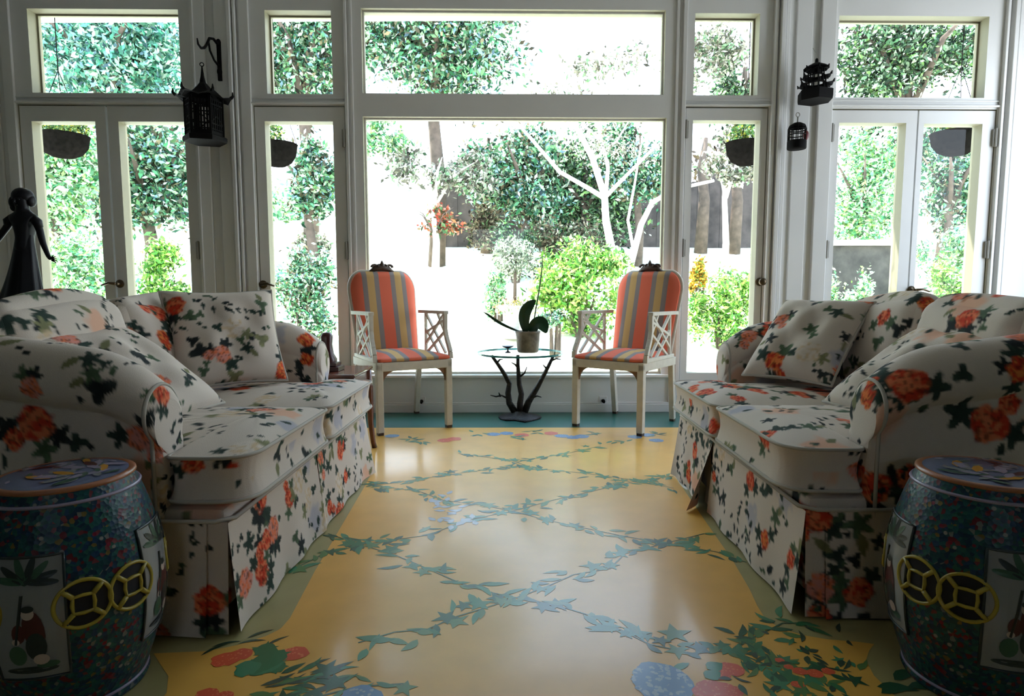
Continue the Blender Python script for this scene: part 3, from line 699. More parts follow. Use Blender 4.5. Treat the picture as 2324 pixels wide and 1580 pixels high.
    m.tube([(-.085, yc, zc - .022), (-.05, yc - .006, zc + .002), (0, yc - .01, zc + .010), (.05, yc - .006, zc + .002), (.085, yc, zc - .022)], [.012, .019, .024, .019, .012], 8)
    for s_ in (-1, 1):
        m.tube([(s_ * (.055 + .022 * math.cos(a)), yc - .014, zc + .010 + .018 * math.sin(a)) for a in np.linspace(0, 4.4, 9)], .010, 6)
        m.tube([(s_ * .02, yc - .012, zc + .005), (s_ * .034, yc - .016, zc + .026), (s_ * .018, yc - .012, zc + .034)], [.014, .012, .006], 6)
    m.tube([(0, yc - .012, zc), (0, yc - .014, zc + .035), (0, yc - .012, zc + .06)], [.02, .016, .004], 8)
    m.build('crest', DARKC, R, smooth=True)
    # lattice arms
    for s_ in (-1, 1):
        m = M(); xo = lambda y: s_ * (W - .012 + .016 * max(0, (-y) / .3)); ZT = .755; yF = -.165; yB = B_ - .035
        P = lambda y, z: (xo(y), y, z)
        m.bar(P(yF - .03, ZT), P(yB, ZT - .004), .034, .022)
        post = [P(F_ + .03, ZS), P(F_ + .035, ZS + .045), P(F_ + .06, ZS + .09), P(F_ + .09, ZS + .14), P(yF - .014, ZS + .19), P(yF - .016, ZT)]
        for a, b in zip(post[:-1], post[1:]): m.bar(a, b, .026, .026)
        yM = .13; zB = ZS + .012
        m.bar(P(F_ + .03, zB), P(yB - .05, zB), .026, .022)
        m.bar(P(yM, ZT), P(yM + .005, zB), .018, .018)
        L1 = [((yF, ZT - .01), (yM, zB + .06)), ((yM, ZT - .01), (F_ + .10, zB + .02)), ((yF - .02, ZT - .12), (yM - .02, zB)), ((yM, ZT - .15), (yF - .01, ZT - .05)), ((yM - .0, ZT - .12), (F_ + .19, zB)), ((yF + .10, ZT), (yF, ZT - .12))]
        for (a, b), (c, d) in L1: m.bar(P(a, b), P(c, d), .016, .017)
        m.build('armrest', WOODCR, R, bevel=.002)
    return R
def chair_at(label, fl, fr):
    fl = Vector(fl); fr = Vector(fr); u = (fr - fl).normalized(); mid = (fl + fr) / 2; rz = math.atan2(u.y, u.x); back = Vector((-u.y, u.x)); c = mid + back * .263
    return armchair(label, (c.x, c.y, .0012), rz)
chair_at('striped armchair beside the mahogany side table, turned toward the glass table', (-.880, 3.765), (-.445, 4.025))
chair_at('striped armchair between the branch-legged glass table and the loveseat with open skirt pleat', (.374, 4.065), (.768, 3.776))

# ------------------------------------------------------------------ glass table, orchid
TG = glass_mat('table_glass', (.97, .99, .985), 1.02); EDGE = mat('glass_edge_green', (.03, .22, .24), .15, .4)
BR = mat('branch_bronze', (.022, .018, .016), .5, .4, .3, noise=.3, nscale=40, bump=.6, bscale=80)
tb = at(1180, 948, Z=0); tt = thing('side_table', 'round glass table on dark branching bronze base between the striped armchairs', 'table', (tb.x, tb.y, .0012))
ZT = .455
m = M(); m.lathe([(0, ZT), (.302, ZT), (.302, ZT + .014), (0, ZT + .014)], 48, mi=0); m.m = [1 if i // 48 == 1 else 0 for i in range(len(m.f))]
m.build('glass_top', [TG, EDGE], tt, smooth=False)
bm_ = M()
bm_.lathe([(0, 0), (.155, 0), (.15, .010), (.10, .018), (.06, .03), (.04, .045), (0, .05)], 14)
bm_.v = [(x * (1 + .25 * math.sin(7 * math.atan2(y, x)) * (1 if z < .04 else .3)), y * (1 + .22 * math.cos(5 * math.atan2(y, x)) * (1 if z < .04 else .3)), z) for x, y, z in bm_.v]
base_o = bm_.build('base', BR, tt, smooth=True)
def branch(pts, r0, r1, twigs=()):
    m = M(); n = len(pts); m.tube(pts, [r0 + (r1 - r0) * i / (n - 1) for i in range(n)], 9)
    for t in twigs: m.tube(t, [.009] + [.006] * (len(t) - 2) + [.003], 6)
    return m.build('branch', BR, tt, smooth=True)
branch([(-.03, 0, .03), (-.075, .02, .10), (-.085, .03, .17), (-.075, .03, .24), (-.11, .02, .31), (-.155, 0, .38), (-.20, -.02, .445)], .026, .011, [[(-.085, .03, .13), (-.13, .02, .155), (-.17, .0, .15), (-.21, .0, .16)], [(-.14, .02, .15), (-.15, -.01, .18)], [(-.165, 0, .39), (-.14, -.04, .42), (-.12, -.06, .425)]])
branch([(0, 0, .03), (.0, -.01, .10), (.01, -.01, .17), (-.005, 0, .24), (-.01, 0, .31), (-.015, -.02, .38), (-.015, -.02, .45)], .024, .012, [[(-.005, 0, .29), (.03, -.03, .32), (.05, -.04, .37)], [(-.01, 0, .35), (-.035, -.04, .385), (-.06, -.05, .40)]])
branch([(.03, 0, .03), (.06, .0, .11), (.09, 0, .16), (.125, 0, .22), (.16, -.01, .29), (.20, -.02, .37), (.235, -.02, .445)], .026, .011, [[(.08, 0, .14), (.12, -.03, .16), (.15, -.05, .155)], [(.19, -.02, .35), (.16, -.06, .385)], [(.22, -.02, .41), (.255, -.03, .425), (.285, -.04, .42)]])
# pot and plant
POT = mat('stone_pot', (.22, .19, .15), .7, .3, noise=.5, nscale=14, bump=.5, bscale=30)
MOSS = mat('moss', (.05, .06, .02), .9); ORC = mat('orchid_leaf', (.012, .055, .022), .3, .5); STEM = mat('orchid_stem', (.06, .13, .04), .5)
op = thing('potted_orchid', 'orchid with broad dark leaves in rough stone pot on glass table', 'plant', (tb.x + .055, tb.y - .02, ZT + .0155))
m = M(); m.lathe([(0, 0), (.068, 0), (.075, .01), (.084, .13), (.088, .138), (.088, .15), (.078, .15), (.074, .13), (0, .128)], 28); pot = m.build('pot', POT, op, smooth=True)
m = M(); m.lathe([(0, .145), (.03, .143), (.075, .132)], 16); m.build('moss', MOSS, op, smooth=True)
def bladed(pts, w, name='leaf', fold=.3):
    pts = [Vector(p) for p in pts]; n = len(pts); rows = []
    for i, p in enumerate(pts):
        t = i / (n - 1); d = (pts[min(i+1, n-1)] - pts[max(i-1, 0)]).normalized(); sd = d.cross(Vector((0, -1, .3))).normalized(); nn = sd.cross(d); h = w * math.sin(PI * min(1, t * .88 + .10)) ** .7
        rows.append([p + sd * h * q + nn * h * fold * abs(q) for q in (-1, -.5, 0, .5, 1)])
    m = M(); m.grid(rows); o = m.build(name, ORC, op, smooth=True); s = o.modifiers.new('thick', 'SOLIDIFY'); s.thickness = .003
    b = o.modifiers.new('soft', 'SUBSURF'); b.levels = 1; b.render_levels = 2
    return o
bladed([(-.05, 0, .14), (-.13, -.02, .17), (-.21, -.03, .21), (-.28, -.03, .265), (-.315, -.03, .285)], .012, fold=.9)
bladed([(-.015, 0, .14), (-.03, -.01, .22), (-.02, -.02, .29), (.02, -.03, .34), (.055, -.03, .365)], .046)
bladed([(.02, 0, .14), (.05, -.02, .20), (.085, -.03, .215), (.115, -.04, .18), (.125, -.05, .135)], .058)
m = M(); m.tube([(.02, 0, .14), (.045, 0, .24), (.065, 0, .36), (.085, 0, .48), (.098, 0, .60), (.10, 0, .67)], [.007, .006, .0055, .005, .004, .003], 6); m.build('flower_stem', STEM, op, smooth=True)
# little glass-and-metal dish holder beside the pot
DKB = mat('dark_blue_metal', (.03, .045, .07), .3, .5, .5)
ds = thing('trinket_dish', 'small dark footed dish on glass table left of the orchid pot', 'dish', (tb.x - .085, tb.y - .06, ZT + .0155))
m = M(); m.lathe([(0, 0), (.022, 0), (.02, .005), (.006, .012), (.006, .030), (.03, .036), (.045, .048), (.042, .048), (.02, .04), (0, .038)], 20); m.build('bowl', DKB, ds, smooth=True)

# ------------------------------------------------------------------ mahogany side table behind the left sofa end
MAH = mat('mahogany', (.115, .030, .014), .25, .5, noise=.35, nscale=14, coat=.3)
st = thing('side_table', 'dark red mahogany side table between the floral loveseat and striped armchair', 'table', (-1.085, 3.285, .0012))
hw, hd, zt = .255, .20, .475
m = M(); m.box((-hw, -hd, zt - .018), (hw, hd, zt)); m.build('tabletop', MAH, st, bevel=.006)
m = M(); m.box((-hw + .02, -hd + .02, zt - .085), (hw - .02, hd - .02, zt - .018)); m.build('apron', MAH, st, bevel=.003)
for a in (-1, 1):
    for b in (-1, 1):
        x, y = a * (hw - .03), b * (hd - .03); m = M()
        m.tube([(x, y, zt - .02), (x + a * .008, y + b * .006, zt - .12), (x + a * .012, y + b * .008, .30), (x + a * .016, y + b * .008, .14), (x + a * .026, y + b * .014, .03), (x + a * .032, y + b * .02, 0)], [.026, .025, .021, .016, .014, .016], 10)
        m.build('leg', MAH, st, smooth=True)
dr = M(); dr.box((-.14, -hd + .012, zt - .075), (.14, -hd + .02, zt - .03)); drw = dr.build('drawer', MAH, st, bevel=.002)
kn = M(); kn.ell((0, -hd + .004, zt - .052), (.012, .012, .012)); kn.build('knob', BRASS, drw, smooth=True)
MAR = mat('maroon_lacquer', (.05, .008, .008), .3, .5)
la = thing('lacquer_stand', 'dark maroon stepped stand on the mahogany table beside floral loveseat', 'stand', (-1.02, 3.26, zt + .0014))
m = M(); m.box((-.075, -.06, 0), (.075, .06, .025)); m.box((-.06, -.05, .025), (.06, .05, .045)); m.build('base', MAR, la, bevel=.004)
m = M(); m.lathe([(.05, .045), (.052, .06), (.035, .09), (.028, .14), (.032, .18), (.024, .20), (0, .205)], 20); m.build('body', MAR, la, smooth=True)

# ------------------------------------------------------------------ porcelain garden stools
def porcelain():
    m = bpy.data.materials.new('enamelled_porcelain'); m.use_nodes = True; nt = m.node_tree; b = nt.nodes['Principled BSDF']
    tc = nt.nodes.new('ShaderNodeTexCoord')
    def vor(sc, off):
        mp = nt.nodes.new('ShaderNodeMapping'); mp.inputs['Location'].default_value = off; nt.links.new(tc.outputs['Object'], mp.inputs[0])
        v = nt.nodes.new('ShaderNodeTexVoronoi'); v.inputs['Scale'].default_value = sc; nt.links.new(mp.outputs[0], v.inputs['Vector']); return v
    v1 = vor(115, (0, 0, 0)); r = nt.nodes.new('ShaderNodeValToRGB'); cr = r.color_ramp; cr.interpolation = 'CONSTANT'
    cols = [(0, (.02, .14, .17)), (.22, (.03, .22, .22)), (.42, (.015, .08, .16)), (.58, (.05, .26, .20)), (.70, (.03, .12, .26)), (.80, (.30, .03, .05)), (.88, (.42, .10, .12)), (.93, (.40, .42, .40)), (.97, (.42, .30, .08))]
    cr.elements[0].position = 0; cr.elements[0].color = (*cols[0][1], 1); cr.elements[1].position = cols[1][0]; cr.elements[1].color = (*cols[1][1], 1)
    for p, c in cols[2:]: e = cr.elements.new(p); e.color = (*c, 1)
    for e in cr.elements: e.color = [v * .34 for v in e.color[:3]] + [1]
    sp = nt.nodes.new('ShaderNodeSeparateColor'); nt.links.new(v1.outputs['Color'], sp.inputs[0]); nt.links.new(sp.outputs[0], r.inputs[0])
    v2 = vor(44, (3, 1, 2)); r2 = nt.nodes.new('ShaderNodeValToRGB'); r2.color_ramp.elements[0].position = .16; r2.color_ramp.elements[0].color = (1, 1, 1, 1); r2.color_ramp.elements[1].position = .22; r2.color_ramp.elements[1].color = (0, 0, 0, 1)
    nt.links.new(v2.outputs['Distance'], r2.inputs[0])
    mx = nt.nodes.new('ShaderNodeMixRGB'); nt.links.new(r2.outputs[0], mx.inputs[0]); nt.links.new(r.outputs[0], mx.inputs[1])
    sp2 = nt.nodes.new('ShaderNodeSeparateColor'); nt.links.new(v2.outputs['Color'], sp2.inputs[0]); r3 = nt.nodes.new('ShaderNodeValToRGB'); r3.color_ramp.interpolation = 'CONSTANT'
    for p, c in ((0, (.17, .012, .03)), (1, (.22, .22, .2))): r3.color_ramp.elements[int(p)].color = (*c, 1)
    r3.color_ramp.elements[1].position = .72; e = r3.color_ramp.elements.new(.4); e.color = (.01, .05, .045, 1)
    nt.links.new(sp2.outputs[1], r3.inputs[0]); nt.links.new(r3.outputs[0], mx.inputs[2])
    nt.links.new(mx.outputs[0], b.inputs['Base Color']); b.inputs['Roughness'].default_value = .38; b.inputs['Specular IOR Level'].default_value = .35
    bp = nt.nodes.new('ShaderNodeBump'); bp.inputs['Strength'].default_value = .3; bp.inputs['Distance'].default_value = .003; nt.links.new(v1.outputs['Distance'], bp.inputs['Height']); nt.links.new(bp.outputs[0], b.inputs['Normal'])
    return m
PORC = porcelain(); COIN = mat('yellow_glaze', (.36, .28, .04), .25, .5); HOLE_SHADE = mat('painted_opening_shade', (.01, .01, .012), .8); PANW = mat('white_glaze', (.25, .26, .26), .2, .5)
PBLK = mat('black_enamel', (.02, .03, .03), .3); PGRN = mat('green_enamel', (.04, .10, .06), .3); PREDD = mat('oxblood_enamel', (.08, .014, .014), .3); PSKIN = mat('pale_enamel', (.5, .40, .34), .3); RIMT = mat('terracotta_rim', (.34, .13, .06), .3); PLIL = mat('lilac_enamel', (.30, .26, .36), .3); PGOLD = mat('amber_enamel', (.55, .26, .03), .3)
def stool(label, loc, rot):
    R = thing('garden_stool', label, 'stool', loc, rot, 'pair of enamelled porcelain garden stools')
    Ht = .492
    def rad(z):
        t = z / Ht; return .122 + .062 * math.sin(PI * min(1, max(0, t * .96 + .02))) ** .85 + (.010 if t < .02 else 0)
    m = M(); zs = np.linspace(0, Ht - .012, 50); m.lathe([(rad(z), z) for z in zs] + [(rad(Ht - .012) - .002, Ht - .006)], 96); body = m.build('body', PORC, R, smooth=True)
    r1 = rad(Ht - .012)
    m = M(); m.lathe([(r1 - .003, Ht - .010), (r1 + .003, Ht - .006), (r1 + .002, Ht), (r1 - .006, Ht + .002), (r1 - .012, Ht + .001)], 96); m.build('rim', RIMT, R, smooth=True)
    # flat top with painted posies
    m = M(); m.lathe([(r1 - .012, Ht + .001), (r1 - .03, Ht + .003), (.04, Ht + .006), (0, Ht + .006)], 64, mi=0)
    rr = random.Random(4); zz = Ht + .0066
    for i in range(46):
        a = rr.uniform(0, 6.28); q = rr.uniform(.02, r1 - .028); L = rr.uniform(.012, .035); w = L * .35; b = a + rr.uniform(-1, 1) + PI / 2; zz += .00001
        cx, cy = q * math.cos(a), q * math.sin(a); m.poly([(cx + L * t * math.cos(b) - w * s_ * math.sin(b), cy + L * t * math.sin(b) + w * s_ * math.cos(b), zz - max(0, (q - .05)) * .03) for t, s_ in ((-1, 0), (-.5, -.8), (.4, -.9), (1, 0), (.4, .9), (-.5, .8))], rr.choice((1, 2, 2, 3, 4, 4, 5)))
    m.build('top', [mat('top_blue_enamel', (.13, .15, .24), .25), PGRN, PLIL, PREDD, PANW, PGOLD], R, smooth=False)
    def surf(a, z, off): r = rad(z) + off; return (r * math.cos(a), r * math.sin(a), z)
    # bands
    for z in (.018, Ht - .03):
        m = M(); m.tube([surf(2*PI*k/72, z, .001) for k in range(72)], .004, 6, closed=True); m.build('band', PLIL, R, smooth=True)
    for k in range(4):
        a0 = PI / 2 * k
        # twin cash-coin openings laid on the uncut body
        for sgn in (-1, 1):
            ca = a0 + sgn * .262; zc = .262; Rr = .049; m = M(); hm = M()
            P = lambda u, v, off: surf(ca + u / .18, zc + v, off)
            m.tube([P(Rr * math.cos(t), Rr * math.sin(t), .002) for t in np.linspace(0, 2*PI, 33)[:-1]], .0042, 6, closed=True)
            q = .017
            m.tube([P(x, y, .002) for x, y in ((-q, -q), (0, -q*1.1), (q, -q), (q*1.1, 0), (q, q), (0, q*1.1), (-q, q), (-q*1.1, 0))], .0042, 6, closed=True)
            for x, y in ((1, 1), (-1, 1), (1, -1), (-1, -1)): m.tube([P(q * x, q * y, .002), P(Rr * .71 * x, Rr * .71 * y, .002)], .0055, 6)
            c_ = m.build('coin_opening', COIN, R, smooth=True)
            rows = [[P(Rr * s_ * math.cos(t), Rr * s_ * math.sin(t), .0006) for t in np.linspace(0, 2*PI, 33)] for s_ in np.linspace(.01, 1, 8)]
            hm.grid(rows, flip=True); hm.build('hole', HOLE_SHADE, c_, smooth=True)  # dark disc paints the opening's shade onto the body
        # painted scene panel between them
        ca = a0 + PI / 4; hw_, z0, z1 = .066, .118, .372
        P = lambda u, v, off=.0022: surf(ca + u / .18, v, off)
        m = M(); nU, nV = 14, 24
        rows = [[P(-hw_ + 2*hw_*i/nU, z0 + (z1 - z0)*j/nV, .0018) for j in range(nV + 1)] for i in range(nU + 1)]; m.grid(rows, 0)
        def blob(cx, cy, rx, ry, mi, n=14, off=.0026, rot=0):
            pts = [(cx + rx*math.cos(t)*math.cos(rot) - ry*math.sin(t)*math.sin(rot), cy + rx*math.cos(t)*math.sin(rot) + ry*math.sin(t)*math.cos(rot)) for t in np.linspace(0, 2*PI, n + 1)[:-1]]
            cpt = [(cx, cy)]; vs = [P(u, v, off) for u, v in cpt + pts]; m.add(vs, [(0, i + 1, (i + 1) % n + 1) for i in range(n)], mi)
        # palm-like plantain above, robed figure below, ground rocks
        for i, t in enumerate((.3, .8, 1.3, 1.9, 2.5, 3.0, -.1)): blob(.0 + .028*math.cos(t), .325 + .022*math.sin(t), .030, .0075, 2 if i % 2 else 1, rot=t, off=.0026 + i * .0001)
        m.tube([P(-.006, .30, .0026), P(-.012, .25, .0026), P(-.02, .2, .0026)], .003, 5, 1)
        blob(.012, .228, .018, .042, 3, off=.0034, rot=.15); blob(.014, .192, .018, .03, 1, off=.0036); blob(.004, .262, .011, .012, 4, off=.0038); blob(.004, .272, .011, .007, 1, off=.0040); blob(-.014, .222, .012, .02, 3, off=.0033)
        blob(.02, .163, .014, .012, 4, off=.0038); blob(-.02, .175, .016, .022, 2, off=.0034); blob(-.02, .205, .007, .007, 4, off=.0037)
        blob(0, .140, .048, .008, 1, off=.0032); blob(.03, .15, .02, .008, 2, off=.0034)
        pn = m.build('scene_panel', [PANW, PBLK, PGRN, PREDD, PSKIN], R)
        m = M(); loop = [P(-hw_ + 2*hw_*t, z0) for t in np.linspace(0, 1, 9)] + [P(hw_, z0 + (z1 - z0)*t) for t in np.linspace(0, 1, 13)[1:]] + [P(hw_ - 2*hw_*t, z1) for t in np.linspace(0, 1, 9)[1:]] + [P(-hw_, z1 - (z1 - z0)*t) for t in np.linspace(0, 1, 13)[1:-1]]
        m.tube(loop, .003, 6, closed=True); m.build('panel_border', PBLK, pn, smooth=True)
    return R
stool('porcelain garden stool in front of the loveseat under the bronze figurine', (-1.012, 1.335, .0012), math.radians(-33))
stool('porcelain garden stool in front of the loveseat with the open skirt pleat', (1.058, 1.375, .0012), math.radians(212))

# ------------------------------------------------------------------ hanging cages
def hex_roof(m, z, r0, r1, h, n=6, lift=.03, mi=0):
    N = 6; rows = []
    for i in range(n * 4 + 1):
        a = 2*PI*i/(n*4); f = abs((i % 4) - 0) ; f = 1 - min(i % 4, 4 - i % 4) / 2
        row = []
        for j in range(N + 1):
            t = j / N; r = r0 + (r1 - r0) * t; cr = math.cos(PI/n) / math.cos((a % (2*PI/n)) - PI/n); rr_ = r * (cr * (1 - f * .0) )
            row.append((rr_ * math.cos(a), rr_ * math.sin(a), z + h * (1 - t) ** 1.8 + lift * f * t ** 4))
        rows.append(row)
    m.grid(rows, mi)
def cage(name, label, loc, scale, rz, kind):
    R = thing(name, label, 'birdcage', loc, rz, None); s = scale
    if kind == 'pagoda':       # single-roof pagoda with wire sides; loc = bottom centre, height .5
        m = M(); m.lathe([(0, 0), (.135, 0), (.14, .012), (.14, .03), (.128, .04), (0, .042)], 6); m.lathe([(.118, .04), (.118, .065), (.112, .065)], 6); m.build('base', IRON, R)
        m = M()
        for k in range(6):
            a = 2*PI*k/6; a2 = 2*PI*(k+1)/6; p = lambda z, t=0: (.115 * (math.cos(a)*(1-t) + math.cos(a2)*t), .115 * (math.sin(a)*(1-t) + math.sin(a2)*t), z)
            m.bar(p(.04), p(.285), .016)
            for t in (.17, .33, .5, .67, .83): m.tube([p(.06, t), p(.27, t)], .006, 5)
            for z in (.075, .11, .235, .265): m.bar(p(z), p(z, 1), .008)
            m.bar(p(.11), p(.165, .5), .007); m.bar(p(.165, .5), p(.11, 1), .007); m.bar(p(.235, .25), p(.205, .5), .006); m.bar(p(.205, .5), p(.235, .75), .006)
        m.build('bars', IRON, R)
        m = M(); hex_roof(m, .275, .018, .185, .12, lift=.035); 
        m.lathe([(.10, .27), (.10, .285), (0, .285)], 6)
        for k in range(6):
            a = 2*PI*k/6; m.tube([(.17*math.cos(a), .17*math.sin(a), .30), (.185*math.cos(a), .185*math.sin(a), .315), (.183*math.cos(a), .183*math.sin(a), .342)], [.012, .009, .003], 6)
        m.build('roof', IRON, R)
        m = M(); m.tube([(0, 0, .385), (0, 0, .43), (0, 0, .50)], [.022, .012, .004], 8); m.tube([(.012*math.cos(t), 0, .508 + .012*math.sin(t)) for t in np.linspace(0, 2*PI, 13)[:-1]], .003, 6, closed=True); m.build('finial', IRON, R, smooth=True)
    elif kind == 'tiers':      # four-tier pagoda
        z = 0; m = M(); m.lathe([(0, 0), (.115, 0), (.118, .02), (.118, .065), (.11, .07), (0, .07)], 6); m.build('base', IRON, R)
        for r, zz in ((.092, .07), (.078, .125), (.062, .175)):
            m = M(); m.lathe([(r*.82, zz - .005), (r*.85, zz + .001), (r*.80, zz + .004)], 12)
            for k in range(12): a = 2*PI*k/12; m.tube([(r*.82*math.cos(a), r*.82*math.sin(a), zz - .005), (r*.82*math.cos(a), r*.82*math.sin(a), zz + .045)], .0045, 5)
            o = m.build('tier_bars', IRON, R)
            m = M(); hex_roof(m, zz + .032, r * .6, r * 1.32, .022, lift=.014)
            for k in range(6): a = 2*PI*k/6; m.tube([(r*1.25*math.cos(a), r*1.25*math.sin(a), zz + .042), (r*1.34*math.cos(a), r*1.34*math.sin(a), zz + .062)], [.009, .003], 5)
            m.build('roof', IRON, R)
        m = M(); m.lathe([(.085, .222), (.075, .232), (.03, .255), (.012, .262), (.010, .285), (.004, .292), (0, .293)], 12); m.build('finial', IRON, R, smooth=True)
        m = M(); m.tube([(0, 0, .290), (.002, .01, .33), (-.01, .03, .37)], .0018, 5); m.build('hanging_wire', HINGE, R)
    else:                       # small arched cage
        m = M(); m.lathe([(0, 0), (.058, 0), (.06, .006), (.06, .05), (.056, .055), (0, .056)], 20); m.build('base', IRON, R, smooth=True)
        m = M()
        for k in range(12):
            a = 2*PI*k/12; m.tube([(.056*math.cos(a), .056*math.sin(a), .05), (.056*math.cos(a), .056*math.sin(a), .13), (.048*math.cos(a), .048*math.sin(a), .152), (.02*math.cos(a), .02*math.sin(a), .168), (0, 0, .172)], .003, 5)
        for z in (.09, .125): m.tube([(.056*math.cos(t), .056*math.sin(t), z) for t in np.linspace(0, 2*PI, 21)[:-1]], .004, 5, closed=True)
        m.lathe([(.056, .135), (.05, .152), (.02, .17), (0, .173)], 16)
        m.build('bars', IRON, R, smooth=True)
        m = M(); m.tube([(0, 0, .17), (0, 0, .21)], .005, 6); m.tube([(.014*math.cos(t), 0, .222 + .014*math.sin(t)) for t in np.linspace(0, 2*PI, 13)[:-1]], .003, 5, closed=True); m.build('hook', HINGE, R, smooth=True)
        m = M(); m.ell((.045, -.03, .085), (.020, .016, .032)); m.build('bird_figure', mat('dark_red_bird', (.12, .01, .012), .4), R, smooth=True)
    R.scale = (s, s, s); return R
cage('birdcage', 'black pagoda birdcage hanging from scrolled bracket between left glazed doors', (-2.115, 4.25, 1.895), 1.0, .26, 'pagoda')
cage('birdcage', 'black four-tiered pagoda cage hanging by right glazed double doors', (2.035, 4.40, 2.195), .98, .3, 'tiers')
cage('birdcage', 'small arched black cage hanging below the tiered pagoda cage', (1.94, 4.44, 1.885), 1.05, .2, 'arch')
bk = thing('wall_bracket', 'scrolled black iron bracket on the pilaster holding the pagoda birdcage', 'bracket', (-2.085, 4.44, 2.36))
m = M(); m.bar((0, .0, 0), (0, 0, .265), .026, .016); m.ell((0, -.004, .06), (.018, .014, .03)); m.ell((0, -.004, .26), (.016, .012, .02)); m.build('wall_plate', IRON, bk, smooth=False)
m = M(); m.tube([(0, -.01, .24), (-.012, -.05, .262), (-.02, -.09, .25), (-.024, -.12, .20), (-.028, -.15, .165), (-.032, -.185, .150), (-.036, -.215, .165), (-.038, -.22, .20)], [.010, .009, .009, .009, .009, .008, .007, .004], 8)
m.tube([(-.004, -.01, .10), (-.012, -.05, .12), (-.02, -.09, .17), (-.022, -.10, .23)], [.008, .007, .007, .006], 8); m.build('arm', IRON, bk, smooth=True)

# ------------------------------------------------------------------ bronze figurine behind the left sofa
fg = at(62, 665, Y=3.3); ZB = .665
pd = thing('pedestal', 'dark wooden pedestal behind the loveseat carrying the bronze figurine', 'pedestal', (fg.x, 3.3, .0006))
DW = mat('dark_wood', (.03, .018, .012), .4)
m = M(); m.box((-.17, -.17, 0), (.17, .17, .05)); m.build('plinth', DW, pd, bevel=.005)
m = M(); m.box((-.12, -.12, .05), (.12, .12, ZB - .035)); m.build('shaft', DW, pd, bevel=.005)
m = M(); m.box((-.16, -.16, ZB - .035), (.16, .16, ZB - .0015)); m.build('top', DW, pd, bevel=.005)
fr = thing('figurine', 'dark bronze figurine of a woman in long dress holding both arms out', 'statue', (fg.x, 3.3, ZB))
def skin(name, verts, edges, radii, parent, mt, root=0, lv=2):
    me = bpy.data.meshes.new(name); me.from_pydata(verts, edges, []); o = bpy.data.objects.new(name, me); COL.objects.link(o); o.parent = parent; me.materials.append(mt)
    md = o.modifiers.new('body', 'SKIN'); md.use_smooth_shade = True
    for i, r in enumerate(radii):
        r = r if isinstance(r, tuple) else (r, r); me.skin_vertices[0].data[i].radius = r
    me.skin_vertices[0].data[root].use_root = True
    o.modifiers.new('smooth', 'SUBSURF').render_levels = lv; return o
# body: pelvis, waist, chest, neck, head, arms with hands (scale: total ~.80)
V = [(0, 0, .40), (.008, 0, .47), (.012, 0, .535), (.012, 0, .595), (.012, -.004, .625), (.010, -.008, .665), (.008, -.012, .70),
     (.060, 0, .588), (.085, 0, .53), (.105, -.01, .46), (.135, -.02, .395), (.152, -.025, .378),
     (-.045, 0, .588), (-.075, 0, .545), (-.115, -.01, .485), (-.155, -.02, .43), (-.175, -.025, .415)]
Ed = [(0,1),(1,2),(2,3),(3,4),(4,5),(5,6),(3,7),(7,8),(8,9),(9,10),(10,11),(3,12),(12,13),(13,14),(14,15),(15,16)]
Rd = [(.062,.05),(.043,.036),(.054,.042),(.042,.034),.022,.040,.034, .021,.018,.015,.011,.010, .021,.018,.015,.011,.010]
fb = skin('body', V, Ed, Rd, fr, BRONZE)
for side_, h in ((1, (.152, -.025, .378)), (-1, (-.175, -.025, .415))):
    m = M()
    for k, (dx, dz, L) in enumerate(((.9, .35, .026), (1, .1, .030), (1, -.1, .030), (.95, -.3, .025), (.5, .8, .018))):
        b = Vector(h) + Vector((side_ * .004, 0, (1.5 - k) * .004 if k < 4 else .006)); d = Vector((side_ * dx, -.2, dz)).normalized()
        m.tube([b, b + d * L * .5, b + d * L + Vector((0, 0, -.003))], [.0042, .0036, .0022], 6)
    m.build('hand', BRONZE, fb, smooth=True)
# face
m = M(); m.tube([(.010, -.046, .672), (.010, -.056, .658), (.010, -.048, .654)], [.004, .006, .004], 6)
for sx in (-.014, .014): m.ell((.010 + sx, -.043, .671), (.006, .004, .004), 8, 6)
m.ell((.010, -.044, .642), (.009, .004, .003), 8, 6); m.build('face', BRONZE, fr, smooth=True)
m = M(); m.ell((.008, .006, .690), (.050, .048, .045)); m.ell((-.038, .012, .662), (.026, .03, .036)); m.ell((.047, .010, .670), (.017, .026, .030)); m.ell((-.045, .012, .640), (.016, .02, .022)); m.build('hair', BRONZE, fr, smooth=True)
# long dress, hem blown to the left
rows = []
for z in np.linspace(.0, .48, 22):
    t = 1 - z / .48; row = []
    for k in range(41):
        a = 2*PI*k/40; w = .040 + .075 * t ** 1.1; fold = 1 + .10 * t * math.sin(9 * a) + .05 * t * math.sin(14 * a + 1)
        row.append(((.008 - .03 * t) + w * fold * math.cos(a) * (1 + (.75 * t * t if math.cos(a) < 0 else .0)), w * .8 * fold * math.sin(a), z + .02))
    rows.append(row)
m = M(); m.grid(rows, flip=True); m.build('dress', BRONZE, fr, smooth=True)
m = M(); m.lathe([(0, 0), (.12, 0), (.125, .01), (.115, .025), (0, .028)], 32); m.build('base', BRONZE, fr, smooth=True)
m = M(); m.tube([(.062, -.004, .592), (.080, -.006, .565), (.088, 0, .535)], [.014, .024, .016], 8); m.build('sleeve', BRONZE, fr, smooth=True)
m = M(); m.tube([(-.048, -.004, .592), (-.066, -.006, .57), (-.076, 0, .545)], [.014, .022, .015], 8); m.build('sleeve', BRONZE, fr, smooth=True)
fr.scale = (1.06,) * 3

